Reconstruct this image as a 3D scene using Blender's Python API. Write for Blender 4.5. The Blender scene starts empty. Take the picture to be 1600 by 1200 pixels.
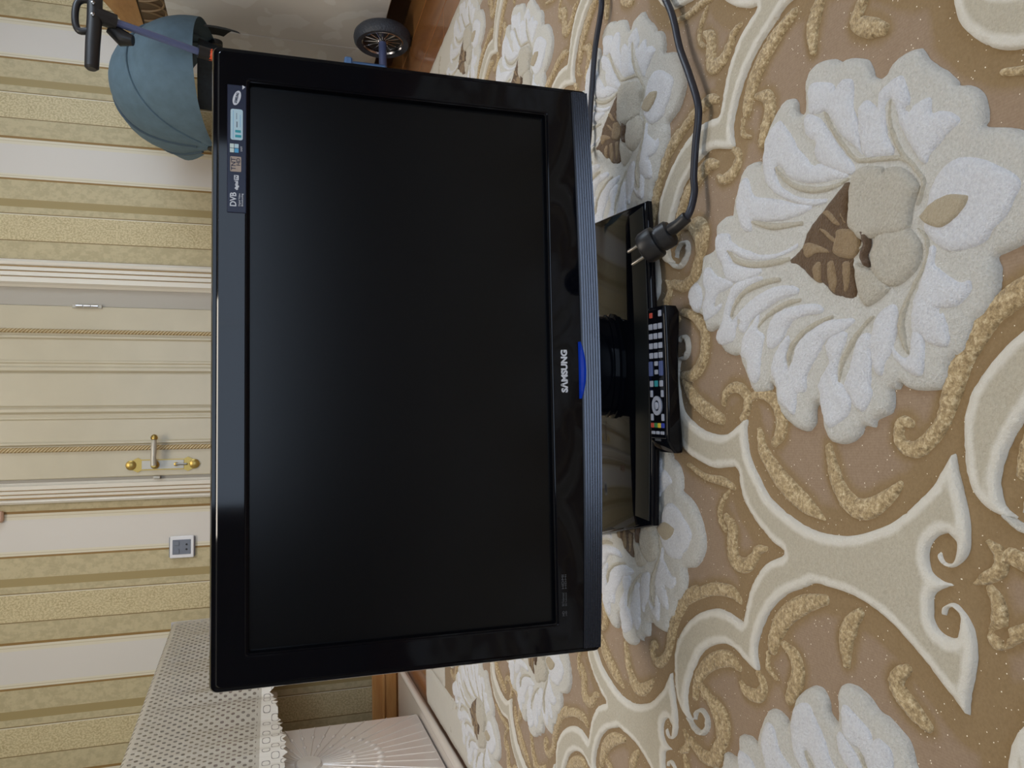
import bpy, bmesh, math, random
import numpy as np
from mathutils import Vector, Matrix, noise
from mathutils.geometry import delaunay_2d_cdt
random.seed(7); rng = np.random.default_rng(7)
S = bpy.context.scene
COL = S.collection

# ------------------------------------------------------------------ camera
FPX = 1200.0; PITCH = math.radians(17.3); YAW = math.radians(4.5)
CAM = np.array([0, 0, .523])
FW = np.array([math.sin(YAW)*math.cos(PITCH), math.cos(YAW)*math.cos(PITCH), -math.sin(PITCH)])
RT = np.array([math.cos(YAW), -math.sin(YAW), 0.0]); UP = np.cross(RT, FW)
cd = bpy.data.cameras.new('camera'); cam = bpy.data.objects.new('camera', cd); COL.objects.link(cam)
cd.sensor_fit = 'HORIZONTAL'; cd.sensor_width = 36; cd.lens = 36*FPX/1600; cd.clip_start = .02
M = Matrix.Identity(4)
for i in range(3):                       # the photograph is turned on its side: image right = down in the room
    M[i][0] = -UP[i]; M[i][1] = RT[i]; M[i][2] = -FW[i]; M[i][3] = CAM[i]
cam.matrix_world = M
S.camera = cam

# ------------------------------------------------------------------ light
w = bpy.data.worlds.new('world'); S.world = w; w.use_nodes = True
w.node_tree.nodes['Background'].inputs[0].default_value = (.75, .82, 1, 1)
w.node_tree.nodes['Background'].inputs[1].default_value = .5
def area(name, loc, target, sx, sy, power, col):
    l = bpy.data.lights.new(name, 'AREA'); l.shape = 'RECTANGLE'; l.size = sx; l.size_y = sy; l.energy = power; l.color = col
    o = bpy.data.objects.new(name, l); COL.objects.link(o); o.location = loc
    o.rotation_euler = (Vector(target)-Vector(loc)).to_track_quat('-Z', 'Y').to_euler(); return o
area('ceiling_lamp_light', (.1, 1.45, 2.52), (.1, 1.46, 0), .9, .9, 33, (1, .91, .79))
area('window_daylight', (.58, -2.44, 1.35), (.58, 0, 1.20), 2.0, 1.5, 40, (.64, .79, 1))
area('side_window_daylight', (2.36, 1.75, 1.72), (.3, 1.5, .3), 1.1, 1.0, 30, (.72, .85, 1))
S.view_settings.view_transform = 'Standard'; S.view_settings.look = 'None'; S.view_settings.gamma = 1
S.view_settings.use_curve_mapping = False; S.view_settings.exposure = -0.1

# ------------------------------------------------------------------ helpers
def srgb(r, g, b):
    f = lambda c: (c/255/12.92) if c/255 <= .04045 else ((c/255+.055)/1.055)**2.4
    return (f(r), f(g), f(b), 1)
class N:
    """tiny node builder"""
    def __init__(s, name):
        s.m = bpy.data.materials.new(name); s.m.use_nodes = True; s.t = s.m.node_tree
        s.b = s.t.nodes['Principled BSDF']; s.out = s.t.nodes['Material Output']
    def n(s, typ, **kw):
        x = s.t.nodes.new(typ)
        for k, v in kw.items(): setattr(x, k, v)
        return x
    def l(s, a, b): s.t.links.new(a, b)
    def set(s, k, v):
        if hasattr(v, 'is_linked'): s.l(v, s.b.inputs[k])
        else: s.b.inputs[k].default_value = v
    def pos(s): return s.n('ShaderNodeNewGeometry').outputs['Position']
    def obc(s): return s.n('ShaderNodeTexCoord').outputs['Object']
    def noise(s, vec, scale, detail=2, rough=.5):
        x = s.n('ShaderNodeTexNoise'); x.inputs['Scale'].default_value = scale; x.inputs['Detail'].default_value = detail
        x.inputs['Roughness'].default_value = rough; s.l(vec, x.inputs['Vector']); return x.outputs['Fac']
    def math(s, op, a, b=None, c=None):
        x = s.n('ShaderNodeMath', operation=op)
        for i, v in enumerate((a, b, c)):
            if v is None: continue
            if hasattr(v, 'is_linked'): s.l(v, x.inputs[i])
            else: x.inputs[i].default_value = v
        return x.outputs[0]
    def ramp(s, fac, stops, interp='LINEAR'):
        x = s.n('ShaderNodeValToRGB'); r = x.color_ramp; r.interpolation = interp
        while len(r.elements) < len(stops): r.elements.new(.5)
        for e, (p, c) in zip(r.elements, stops): e.position = p; e.color = c
        s.l(fac, x.inputs[0]); return x.outputs[0]
    def mix(s, fac, a, b, mode='MIX'):
        x = s.n('ShaderNodeMix', data_type='RGBA', blend_type=mode)
        for i, v in ((0, fac), (6, a), (7, b)):
            if hasattr(v, 'is_linked'): s.l(v, x.inputs[i])
            else: x.inputs[i].default_value = v
        return x.outputs[2]
    def bump(s, h, strength=.3, dist=.002):
        x = s.n('ShaderNodeBump'); x.inputs['Strength'].default_value = strength; x.inputs['Distance'].default_value = dist
        s.l(h, x.inputs['Height']); s.l(x.outputs[0], s.b.inputs['Normal'])
    def attr(s, name): return s.n('ShaderNodeAttribute', attribute_name=name).outputs['Fac']
    def scale(s, vec, xyz):
        x = s.n('ShaderNodeVectorMath', operation='MULTIPLY'); s.l(vec, x.inputs[0]); x.inputs[1].default_value = xyz; return x.outputs[0]
def plain(name, col, rough=.5, metal=0, spec=.5, coat=0, grain=0, gscale=60):
    k = N(name); k.set('Roughness', rough); k.set('Metallic', metal); k.set('Specular IOR Level', spec); k.set('Coat Weight', coat)
    if grain:
        f = k.noise(k.obc(), gscale, 3)
        c = Vector(col[:3]); k.set('Base Color', k.ramp(f, [(.3, (*(c*(1-grain)), 1)), (.7, (*(c*(1+grain*.5)), 1))]))
    else: k.set('Base Color', col)
    return k.m

class B:
    """collects geometry for ONE mesh object"""
    def __init__(s): s.v = []; s.f = []; s.uv = None
    def add(s, vs, fs):
        o = len(s.v); s.v += [tuple(p) for p in vs]; s.f += [tuple(i+o for i in f) for f in fs]; return s
    def box(s, x0, x1, y0, y1, z0, z1, bev=.0, T=None):
        b = min(bev, (x1-x0)*.49, (y1-y0)*.49, (z1-z0)*.49)
        if b <= 0:
            vs = [(x, y, z) for x in (x0, x1) for y in (y0, y1) for z in (z0, z1)]
            fs = [(0,1,3,2), (4,6,7,5), (0,4,5,1), (2,3,7,6), (0,2,6,4), (1,5,7,3)]
        else:
            vs = []; idx = {}
            for ix, x in enumerate((x0, x1)):
                for iy, y in enumerate((y0, y1)):
                    for iz, z in enumerate((z0, z1)):
                        sx, sy, sz = (b, -b)[ix], (b, -b)[iy], (b, -b)[iz]
                        idx[ix,iy,iz] = len(vs)
                        vs += [(x, y+sy, z+sz), (x+sx, y, z+sz), (x+sx, y+sy, z)]
            I = lambda ix,iy,iz,a: idx[ix,iy,iz]+a
            fs = []
            for a in range(3):
                for e in (0, 1):
                    q = []
                    for p, r in ((0,0),(1,0),(1,1),(0,1)):
                        t = [0,0,0]; t[a] = e; t[(a+1)%3] = p; t[(a+2)%3] = r; q.append(I(*t, a))
                    fs.append(tuple(q if e else q[::-1]))
                for p in (0,1):
                    for r in (0,1):
                        b1, b2 = (a+1)%3, (a+2)%3
                        t0 = [0,0,0]; t0[b1] = p; t0[b2] = r; t1 = list(t0); t1[a] = 1
                        q = [I(*t0,b1), I(*t1,b1), I(*t1,b2), I(*t0,b2)]
                        fs.append(tuple(q if p == r else q[::-1]))
            for ix in (0,1):
                for iy in (0,1):
                    for iz in (0,1):
                        q = [I(ix,iy,iz,0), I(ix,iy,iz,1), I(ix,iy,iz,2)]
                        fs.append(tuple(q if (ix+iy+iz) % 2 else q[::-1]))
        if T is not None: vs = [T @ Vector(p) for p in vs]
        return s.add(vs, fs)
    def loft(s, loops, cap0=True, cap1=True, closed=True):
        n = len(loops[0]); vs = [p for l in loops for p in l]; fs = []
        for i in range(len(loops)-1):
            for j in range(n if closed else n-1):
                k = (j+1) % n
                fs.append((i*n+j, i*n+k, (i+1)*n+k, (i+1)*n+j))
        if cap0: fs.append(tuple(range(n))[::-1])
        if cap1: fs.append(tuple((len(loops)-1)*n+j for j in range(n)))
        return s.add(vs, fs)
    def tube(s, pts, r, n=10, caps=True, flat=1.0):
        pts = [Vector(p) for p in pts]; rs = r if isinstance(r, (list, tuple)) else [r]*len(pts)
        loops = []; nrm = None
        for i, p in enumerate(pts):
            t = (pts[min(i+1, len(pts)-1)]-pts[max(i-1, 0)]).normalized()
            if nrm is None: nrm = t.orthogonal().normalized()
            nrm = (nrm - t*nrm.dot(t)).normalized(); bi = t.cross(nrm)
            loops.append([p+(nrm*math.cos(a)+bi*math.sin(a)*flat)*rs[i] for a in [2*math.pi*k/n for k in range(n)]])
        return s.loft(loops, caps, caps)
    def lathe(s, prof, n=32, T=None, cap=True):
        loops = [[(r*math.cos(2*math.pi*k/n), r*math.sin(2*math.pi*k/n), z) for k in range(n)] for r, z in prof]
        if T is not None: loops = [[T @ Vector(p) for p in l] for l in loops]
        return s.loft(loops, cap, cap)
    def prism(s, poly, z0, z1, T=None):
        l0 = [(x, y, z0) for x, y in poly]; l1 = [(x, y, z1) for x, y in poly]
        if T is not None: l0 = [T @ Vector(p) for p in l0]; l1 = [T @ Vector(p) for p in l1]
        return s.loft([l0, l1])
    def grid(s, rows, closed=False):
        return s.loft(rows, False, False, closed)
    def build(s, name, mat, parent=None, smooth=False, **tags):
        me = bpy.data.meshes.new(name); me.from_pydata([tuple(v) for v in s.v], [], s.f)
        bm = bmesh.new(); bm.from_mesh(me); bmesh.ops.recalc_face_normals(bm, faces=bm.faces); bm.to_mesh(me); bm.free()
        if smooth:
            me.shade_smooth(); 
            if smooth != 2: me.set_sharp_from_angle(angle=math.radians(38))
        me.materials.append(mat)
        return link(name, me, parent, **tags)
def link(name, data, parent=None, **tags):
    o = bpy.data.objects.new(name, data); COL.objects.link(o)
    if parent is not None: o.parent = parent
    for k, v in tags.items(): o[k] = v
    return o
def thing(name, label, cat, loc=(0,0,0), rz=0, **kw):
    o = link(name, None, None, label=label, category=cat, **kw); o.location = loc; o.rotation_euler = (0, 0, rz); o.empty_display_size = .1; return o
def text(s, name, mat, parent, size, T, depth=.0003, bold=0.0, align='CENTER', width=None, **tags):
    c = bpy.data.curves.new('t', 'FONT'); c.body = s; c.size = size; c.extrude = depth; c.offset = bold; c.align_x = align; c.align_y = 'CENTER'
    c.resolution_u = 3
    o = bpy.data.objects.new('t', c); COL.objects.link(o); bpy.context.view_layer.update()
    me = bpy.data.meshes.new_from_object(o.evaluated_get(bpy.context.evaluated_depsgraph_get()))
    bpy.data.objects.remove(o)
    if width:
        xs = [v.co.x for v in me.vertices]; k = width/(max(xs)-min(xs)); 
        for v in me.vertices: v.co.x *= k
    me.transform(T); me.materials.clear(); me.materials.append(mat)
    return link(name, me, parent, **tags)
def rrect(x0, x1, z0, z1, r, k=5, nx=12, nz=6):
    """rounded rectangle, counter-clockwise, with points along the sides"""
    p = []
    def arc(cx, cz, a0): return [(cx+r*math.cos(a0+math.pi/2*i/k), cz+r*math.sin(a0+math.pi/2*i/k)) for i in range(k+1)]
    p += [(x0+r+(x1-x0-2*r)*i/nx, z0) for i in range(1, nx)] ; p += arc(x1-r, z0+r, -math.pi/2)
    p += [(x1, z0+r+(z1-z0-2*r)*i/nz) for i in range(1, nz)] ; p += arc(x1-r, z1-r, 0)
    p += [(x1-r-(x1-x0-2*r)*i/nx, z1) for i in range(1, nx)] ; p += arc(x0+r, z1-r, math.pi/2)
    p += [(x0, z1-r-(z1-z0-2*r)*i/nz) for i in range(1, nz)] ; p += arc(x0+r, z0+r, math.pi)
    return p
def catmull(P, per=6, closed=False):
    P = [np.array(p, float) for p in P]; n = len(P); out = []
    for i in range(n if closed else n-1):
        g = (lambda k: P[k % n]) if closed else (lambda k: P[min(max(k, 0), n-1)])
        p0, p1, p2, p3 = g(i-1), g(i), g(i+1), g(i+2)
        for j in range(per):
            t = j/per
            out.append(.5*((2*p1)+(-p0+p2)*t+(2*p0-5*p1+4*p2-p3)*t*t+(-p0+3*p1-3*p2+p3)*t**3))
    if not closed: out.append(P[-1])
    return out

# ------------------------------------------------------------------ materials
def pile(name, c_lo, c_hi, scale=400, bump=.8, dist=.004, edge=None, spec=.1):
    k = N(name); p = k.pos()
    f = k.noise(p, scale, 4, .7); f2 = k.noise(p, 28, 2)
    c = k.mix(k.math('MULTIPLY', f2, .6), k.ramp(f, [(.34, c_lo), (.66, c_hi)]), c_hi)
    if edge:
        d = k.math('ADD', k.attr('d'), k.math('MULTIPLY', k.math('SUBTRACT', k.noise(p, 90, 2), .5), .004))
        e = k.ramp(d, [(edge[0], (1,1,1,1)), (edge[0]+.0015, (0,0,0,1))])
        c = k.mix(e, c, edge[1])
    k.set('Base Color', c); k.set('Roughness', .95); k.set('Specular IOR Level', spec)
    k.set('Sheen Weight', .25); k.set('Sheen Roughness', .5)
    k.bump(f, bump, dist); return k.m
m_cream = pile('rug cream pile', srgb(204,201,192), srgb(236,233,226), bump=1)
m_white = pile('rug white pile', srgb(218,218,224), srgb(248,249,253), bump=1)
m_vein = pile('rug vein pile', srgb(186,178,160), srgb(214,206,188), bump=.9)
m_heart = pile('rug heart cream pile', srgb(186,177,160), srgb(222,215,200), bump=1)
m_eye = pile('rug beige pile', srgb(176,160,134), srgb(194,180,154))
m_brown = pile('rug dark brown pile', srgb(86,64,44), srgb(116,92,66))
m_brown2 = pile('rug light brown pile', srgb(134,110,80), srgb(164,140,106))
m_dark = pile('rug umber pile', srgb(92,70,52), srgb(110,88,68))
m_ribbon = pile('rug ribbon pile', srgb(172,163,145), srgb(194,186,168), scale=330, bump=.5, edge=(.0082, srgb(216,211,200)))
m_ring = pile('rug ring pile', srgb(200,195,184), srgb(220,215,204))
def goldpile():
    k = N('rug gold shag'); p = k.pos()
    v = k.n('ShaderNodeTexVoronoi'); v.inputs['Scale'].default_value = 300; k.l(p, v.inputs['Vector'])
    f = k.noise(p, 270, 3, .7)
    c = k.ramp(f, [(.3, srgb(126,103,66)), (.5, srgb(174,149,107)), (.7, srgb(220,201,162))])
    k.set('Base Color', c); k.set('Roughness', .6); k.set('Specular IOR Level', .45); k.set('Sheen Weight', .3)
    k.bump(f, .75, .003); return k.m
m_gold = goldpile()
def ground():
    k = N('rug tan ground'); p = k.pos()
    wv = k.n('ShaderNodeTexWave', bands_direction='X'); wv.inputs['Scale'].default_value = 130; wv.inputs['Distortion'].default_value = 1.2; k.l(p, wv.inputs['Vector'])
    f = k.noise(p, 420, 2)
    tp = k.mix(f, srgb(136,114,93), srgb(162,140,117)); tp = k.mix(k.math('MULTIPLY', wv.outputs['Fac'], .15), tp, srgb(128,104,80))
    gd = k.mix(f, srgb(126,103,72), srgb(150,126,91))
    a = k.ramp(k.math('ADD', k.attr('d'), k.math('MULTIPLY', k.math('SUBTRACT', k.noise(p, 60, 2), .5), .006)), [(.0255, (1,1,1,1)), (.0285, (0,0,0,1))])
    c = k.mix(a, tp, gd)
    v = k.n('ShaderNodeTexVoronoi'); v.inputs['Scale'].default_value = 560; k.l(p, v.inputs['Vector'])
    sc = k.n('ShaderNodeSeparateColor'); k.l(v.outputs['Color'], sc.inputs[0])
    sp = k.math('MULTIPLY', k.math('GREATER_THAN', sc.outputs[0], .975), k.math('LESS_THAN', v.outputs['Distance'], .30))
    c = k.mix(sp, c, srgb(250,240,220))  # sparkle of the tan ground, painted in as tiny pale specks
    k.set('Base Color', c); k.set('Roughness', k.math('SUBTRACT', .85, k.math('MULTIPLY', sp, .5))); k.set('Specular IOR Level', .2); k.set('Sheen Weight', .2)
    k.bump(f, .3, .001); return k.m
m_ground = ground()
def stripes():
    """vertical striped wallpaper; x runs along the wall, period .506 m"""
    k = N('striped wallpaper'); p = k.pos(); sx = k.n('ShaderNodeSeparateXYZ'); k.l(p, sx.inputs[0])
    t = k.math('FRACT', k.math('ADD', k.math('DIVIDE', k.math('SUBTRACT', -.490, sx.outputs[0]), .506), 20))
    tan, spk, lin, orn, gold, whi, pal = srgb(168,149,102), srgb(202,188,150), srgb(138,118,78), srgb(218,203,162), srgb(150,118,66), srgb(226,218,196), srgb(222,216,207)
    seq = [(0, tan), (.06, spk), (.113, lin), (.120, whi), (.126, orn), (.332, lin), (.338, spk), (.482, gold), (.503, whi), (.520, spk), (.527, whi), (.550, pal),
           (.792, whi), (.806, spk), (.812, whi), (.825, gold), (.842, spk)]
    c = k.ramp(t, seq, 'CONSTANT')
    K = lambda v: (v, v, v, 1)
    amp_s = k.ramp(t, [(0, K(0)), (.06, K(1)), (.113, K(0)), (.338, K(1)), (.482, K(0)), (.842, K(1))], 'CONSTANT')
    amp_o = k.ramp(t, [(0, K(0)), (.126, K(1)), (.332, K(0))], 'CONSTANT')
    ps = k.scale(p, (1, 1, .8)); n1 = k.noise(ps, 55, 3, .6); n2 = k.noise(ps, 150, 4, .7); n3 = k.noise(ps, 26, 1)
    s1 = k.ramp(n1, [(.42, K(0)), (.6, K(1))]); s2 = k.ramp(n2, [(.46, K(0)), (.54, K(1))])
    c = k.mix(k.math('MULTIPLY', k.math('MULTIPLY', amp_s, s1), .5), c, srgb(170,157,120))
    c = k.mix(k.math('MULTIPLY', k.math('MULTIPLY', amp_o, s2), k.math('ADD', .25, k.math('MULTIPLY', n3, .6))), c, srgb(166,147,102))
    k.set('Base Color', c)
    k.set('Roughness', k.math('SUBTRACT', .55, k.math('MULTIPLY', k.math('MULTIPLY', amp_o, s2), .12))); k.set('Specular IOR Level', .4)
    k.bump(k.math('MULTIPLY', n2, amp_o), .25, .002); return k.m
m_wall = stripes()
def wood(name, lo, hi, rough=.25, sc=(9, .9, 9)):
    k = N(name); p = k.scale(k.pos(), sc); f = k.noise(p, 3.2, 5, .62)
    k.set('Base Color', k.ramp(f, [(.3, lo), (.7, hi)])); k.set('Roughness', rough); k.set('Coat Weight', .3); k.set('Coat Roughness', .12); return k.m
m_plank = [wood('floor wood %s' % n, srgb(*a), srgb(*b), .22) for n, a, b in (('warm', (126,80,44), (168,114,66)), ('dark', (102,64,34), (146,98,56)), ('honey', (140,94,54), (176,126,76)))]
m_base = wood('orange wood', srgb(212,148,84), srgb(236,180,114), .3, (1, 9, 9))
m_crest = wood('crest wood', srgb(164,112,58), srgb(192,142,84), .4, (9, 3, 9))
m_plaster = plain('plaster', srgb(150,138,120), .9)
m_plaster2 = plain('light plaster', srgb(214,205,184), .9)
m_ceil = plain('ceiling paint', srgb(232,230,224), .9)
m_door = plain('door lacquer', srgb(202,192,166), .30, spec=.45, grain=.04, gscale=9)
m_jamb_shade = plain('shaded jamb lacquer', srgb(180,173,160), .4)  # door frame greyed: the shading of the jamb is put into its colour
m_casing = plain('casing lacquer', srgb(236,230,216), .32)
m_goldpaint = plain('gold paint', srgb(160,130,80), .45, .15)
def rope():
    k = N('gold rope bead'); p = k.pos(); sx = k.n('ShaderNodeSeparateXYZ'); k.l(p, sx.inputs[0])
    f = k.math('SINE', k.math('ADD', k.math('MULTIPLY', sx.outputs[2], 480), k.math('MULTIPLY', sx.outputs[0], 480)))
    k.set('Base Color', k.ramp(f, [(.2, srgb(184,158,112)), (.7, srgb(228,210,170))])); k.set('Metallic', .3); k.set('Roughness', .4); k.bump(f, .6, .003); return k.m
m_rope = rope()
m_brass = plain('polished brass', srgb(176,150,86), .36, 1)
m_satin = plain('satin plate', srgb(190,184,170), .35, .3)
m_black = plain('gloss black plastic', (.003,.0036,.006,1), .06, spec=.22)
m_blackm = plain('matte black plastic', (.012,.012,.014,1), .42)
m_blacks = plain('satin black plastic', (.007,.007,.009,1), .25)
m_tvback = plain('tv back plastic', (.01,.01,.011,1), .5, grain=.3, gscale=400)
m_shellrim = plain('clear rim edge', srgb(150,132,104), .15, .4)
def screen():
    k = N('matte screen'); k.set('Base Color', (.0030,.0036,.0046,1)); k.set('Roughness', .24); k.set('Specular IOR Level', .22)
    k.bump(k.noise(k.obc(), 2600, 1), .02, .0005); return k.m
m_screen = screen()
def perf(name, base, hi, rough, sx_=520):
    k = N(name); p = k.obc(); sp = k.n('ShaderNodeSeparateXYZ'); k.l(p, sp.inputs[0])
    f = k.math('SINE', k.math('MULTIPLY', sp.outputs[0], sx_*2*math.pi))
    g = k.ramp(f, [(.45, (0,0,0,1)), (.62, (1,1,1,1))])
    k.set('Base Color', k.mix(g, base, hi)); k.set('Metallic', .55); k.set('Roughness', rough); return k.m
m_rib = perf('perforated grille', (.005,.006,.009,1), (.12,.13,.165,1), .2, 560)
m_grille = plain('grille back', (.006,.007,.014,1), .35)
def meshy():
    k = N('woven mesh strip'); p = k.obc(); sp = k.n('ShaderNodeSeparateXYZ'); k.l(p, sp.inputs[0])
    a = k.math('SINE', k.math('MULTIPLY', sp.outputs[0], 1900)); b = k.math('SINE', k.math('MULTIPLY', sp.outputs[1], 1900))
    g = k.ramp(k.math('MULTIPLY', a, b), [(.2, (.004,.005,.006,1)), (.8, (.02,.028,.03,1))])
    k.set('Base Color', g); k.set('Roughness', .4); return k.m
m_mesh = meshy()
def blueglass():
    k = N('blue indicator'); k.set('Base Color', srgb(8,44,140)); k.set('Roughness', .08); k.set('Emission Color', srgb(20,70,220)); k.set('Emission Strength', .18); return k.m
m_blue = blueglass()
m_print = plain('white print', srgb(236,236,240), .5)
m_greyp = plain('grey print', srgb(92,94,98), .6)
m_sticker = plain('navy sticker', srgb(30,36,62), .35, spec=.35)
m_paleb = plain('pale blue label', srgb(206,232,240), .45)
m_teal = plain('teal print', srgb(54,170,180), .5)
m_sky = plain('sky print', srgb(90,180,226), .5)
m_palep = plain('mint print', srgb(226,240,232), .5)
m_beige = plain('beige label', srgb(190,168,150), .5)
m_navyp = plain('navy print', srgb(40,46,70), .5)
m_key = plain('grey rubber key', srgb(158,164,180), .45)
m_keyb = plain('slate rubber key', srgb(78,92,138), .45)
m_keyr = plain('red rubber key', srgb(186,74,58), .45); m_keyg = plain('green rubber key', srgb(56,124,70), .45)
m_keyy = plain('yellow rubber key', srgb(208,184,60), .45); m_keyu = plain('blue rubber key', srgb(44,64,160), .45)
m_keyt = plain('teal rubber key', srgb(40,140,150), .45)
m_cord = plain('rubber cord', srgb(34,36,48), .42)
m_steel = plain('steel pin', srgb(150,146,140), .3, 1)
m_canopy = plain('slate blue canvas', srgb(92,116,132), .85, grain=.12, gscale=30)
m_canopy2 = plain('dark canvas seam', srgb(66,84,98), .85)
m_seat = plain('charcoal fabric', srgb(46,52,56), .9, grain=.2, gscale=80)
m_frame = plain('blue painted tube', srgb(96,108,150), .35, .2)
m_frame2 = plain('sky painted tube', srgb(96,138,196), .35, .1)
def tyre():
    k = N('ribbed tyre'); f = k.n('ShaderNodeTexChecker'); f.inputs['Scale'].default_value = 1
    p = k.obc(); wv = k.n('ShaderNodeTexVoronoi'); wv.inputs['Scale'].default_value = 130; k.l(p, wv.inputs['Vector'])
    k.set('Base Color', srgb(58,64,74)); k.set('Roughness', .5); k.bump(wv.outputs['Distance'], .5, .003); return k.m
m_tyre = tyre()
m_chrome = plain('chrome', srgb(222,220,222), .18, 1)
m_orange = plain('orange plastic', srgb(220,84,40), .4)
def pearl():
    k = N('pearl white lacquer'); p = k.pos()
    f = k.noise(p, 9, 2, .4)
    g = k.ramp(f, [(.57, srgb(232,229,224)), (.59, srgb(242,241,238))])  # blotchy reflections on the doors, painted into the base colour
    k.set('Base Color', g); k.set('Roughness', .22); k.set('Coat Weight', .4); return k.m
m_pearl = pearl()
m_gap = plain('dark gap', srgb(60,52,46), .8)
m_carved = plain('carved brown wood', srgb(96,74,52), .5)
m_carved2 = plain('carved ridge wood', srgb(142,116,84), .45)
m_toe = plain('toe kick wood', srgb(62,38,22), .5)
m_chest = plain('white enamelled tin', srgb(214,204,198), .16, coat=.4)
m_chest2 = plain('white enamel relief', srgb(224,216,208), .2, coat=.4)
m_chestb = plain('pinkish white plinth', srgb(216,208,200), .22, coat=.3)
m_quilt = [plain('quilt %s' % n, srgb(*c), .9, grain=.15, gscale=20) for n, c in (('taupe', (150,132,120)), ('rose', (160,128,124)), ('sand', (160,146,120)), ('grey', (138,132,128)))]
def lace():
    k = N('lace under clear film'); uv = k.n('ShaderNodeUVMap').outputs[0]; sp = k.n('ShaderNodeSeparateXYZ'); k.l(uv, sp.inputs[0]); u, v = sp.outputs[0], sp.outputs[1]
    a = k.math('SINE', k.math('MULTIPLY', u, 2*math.pi/.026)); b = k.math('SINE', k.math('MULTIPLY', v, 2*math.pi/.030))
    row = k.math('SINE', k.math('MULTIPLY', v, 2*math.pi/.064))
    hole = k.math('MULTIPLY', k.math('GREATER_THAN', k.math('MULTIPLY', a, b), .42), k.math('LESS_THAN', v, .335))
    # flower band above the hem
    a2 = k.math('SINE', k.math('MULTIPLY', u, 2*math.pi/.056)); b2 = k.math('SINE', k.math('MULTIPLY', v, 2*math.pi/.05))
    hole2 = k.math('MULTIPLY', k.math('LESS_THAN', k.math('ABSOLUTE', k.math('SUBTRACT', k.math('MULTIPLY', a2, b2), .25)), .12), k.math('GREATER_THAN', v, .35))
    h = k.math('MAXIMUM', hole, hole2)
    f = k.noise(uv, 300, 2)
    hem = k.math('GREATER_THAN', v, .345)
    k.set('Base Color', k.mix(hem, k.mix(f, srgb(168,162,150), srgb(196,190,178)), srgb(222,218,210)))
    k.set('Roughness', .5); k.set('Coat Weight', .7); k.set('Coat Roughness', .13)
    tr = k.n('ShaderNodeBsdfTransparent'); mx = k.n('ShaderNodeMixShader')
    k.l(k.math('MULTIPLY', h, .62), mx.inputs[0]); k.l(k.b.outputs[0], mx.inputs[1]); k.l(tr.outputs[0], mx.inputs[2]); k.l(mx.outputs[0], k.out.inputs['Surface'])
    k.bump(k.noise(k.scale(uv, (22, 3, 1)), 1, 4, .6), .5, .02)
    return k.m
m_lace = lace()
m_socket = plain('white socket plastic', srgb(238,238,240), .3)
m_socketg = plain('grey socket plastic', srgb(120,126,138), .35)
m_pinkwood = plain('pale pink wood', srgb(196,158,134), .5)
m_glass = N('window glass'); m_glass.set('Base Color', (1,1,1,1)); m_glass.set('Roughness', 0); m_glass.set('Transmission Weight', 1); m_glass.set('IOR', 1.0); m_glass = m_glass.m

# ------------------------------------------------------------------ setting
XL, XR, YN, YF, ZC = -1.75, 2.4, -2.5, 3.5, 2.6
ST = dict(kind='structure')
fl = B().box(XL-.1, XR+.1, YN-.1, YF+.1, -.06, -.012).build('floor', m_toe, **ST)
pw = .185; x = XL; ci = 0
while x < XR:
    y = YN - random.random()*1.2
    while y < YF:
        y0, y1 = max(y, YN), min(y+1.25, YF)
        if y1-y0 > .05:
            B().box(x+.0012, min(x+pw, XR)-.0012, y0+.001, y1-.001, -.012, 0, .0012).build('plank', m_plank[random.choice((0, 0, 1, 2))], fl)
        y += 1.25
    x += pw
B().box(XL-.1, XR+.1, YF, YF+.1, -.06, ZC).build('wall_back', m_wall, **ST)
B().box(XL-.1, XL, YN, YF, -.06, ZC).build('wall_left', m_plaster2, **ST)
sy0, sy1, sz0, sz1 = 1.15, 2.35, 1.18, 2.26
B().box(XR, XR+.1, YN, sy0, -.06, ZC).box(XR, XR+.1, sy1, YF, -.06, ZC).box(XR, XR+.1, sy0, sy1, -.06, sz0).box(XR, XR+.1, sy0, sy1, sz1, ZC).build('wall_right', m_plaster2, **ST)
wn2 = B().box(XR+.01, XR+.07, sy0, sy1, sz0, sz0+.05, .004).box(XR+.01, XR+.07, sy0, sy1, sz1-.05, sz1, .004).box(XR+.01, XR+.07, sy0, sy0+.05, sz0, sz1, .004).box(XR+.01, XR+.07, sy1-.05, sy1, sz0, sz1, .004).build('window_2', m_socket, **ST)
B().box(XR+.037, XR+.043, sy0+.05, sy1-.05, sz0+.05, sz1-.05).build('pane', m_glass, wn2)
wx0, wx1, wz0, wz1 = -.47, 1.63, .56, 2.14
wf = B().box(XL-.1, wx0, YN-.1, YN, -.06, ZC).box(wx1, XR+.1, YN-.1, YN, -.06, ZC).box(wx0, wx1, YN-.1, YN, -.06, wz0).box(wx0, wx1, YN-.1, YN, wz1, ZC).build('wall_front', m_plaster, **ST)
win = B().box(wx0, wx1, YN-.07, YN-.01, wz0, wz0+.05, .004).box(wx0, wx1, YN-.07, YN-.01, wz1-.05, wz1, .004).box(wx0, wx0+.05, YN-.07, YN-.01, wz0, wz1, .004).box(wx1-.05, wx1, YN-.07, YN-.01, wz0, wz1, .004).box((wx0+wx1)/2-.025, (wx0+wx1)/2+.025, YN-.065, YN-.015, wz0, wz1, .004).build('window_1', m_socket, **ST)
for a, b in ((wx0+.05, (wx0+wx1)/2-.025), ((wx0+wx1)/2+.025, wx1-.05)): B().box(a, b, YN-.043, YN-.037, wz0+.05, wz1-.05).build('pane', m_glass, win)
B().box(XL-.1, XR+.1, YN-.1, YF+.1, ZC, ZC+.08).build('ceiling', m_ceil, **ST)
lamp = thing('ceiling_lamp', 'round white ceiling lamp above the carpet', 'lamp', (.1, 1.45, ZC))
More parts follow.
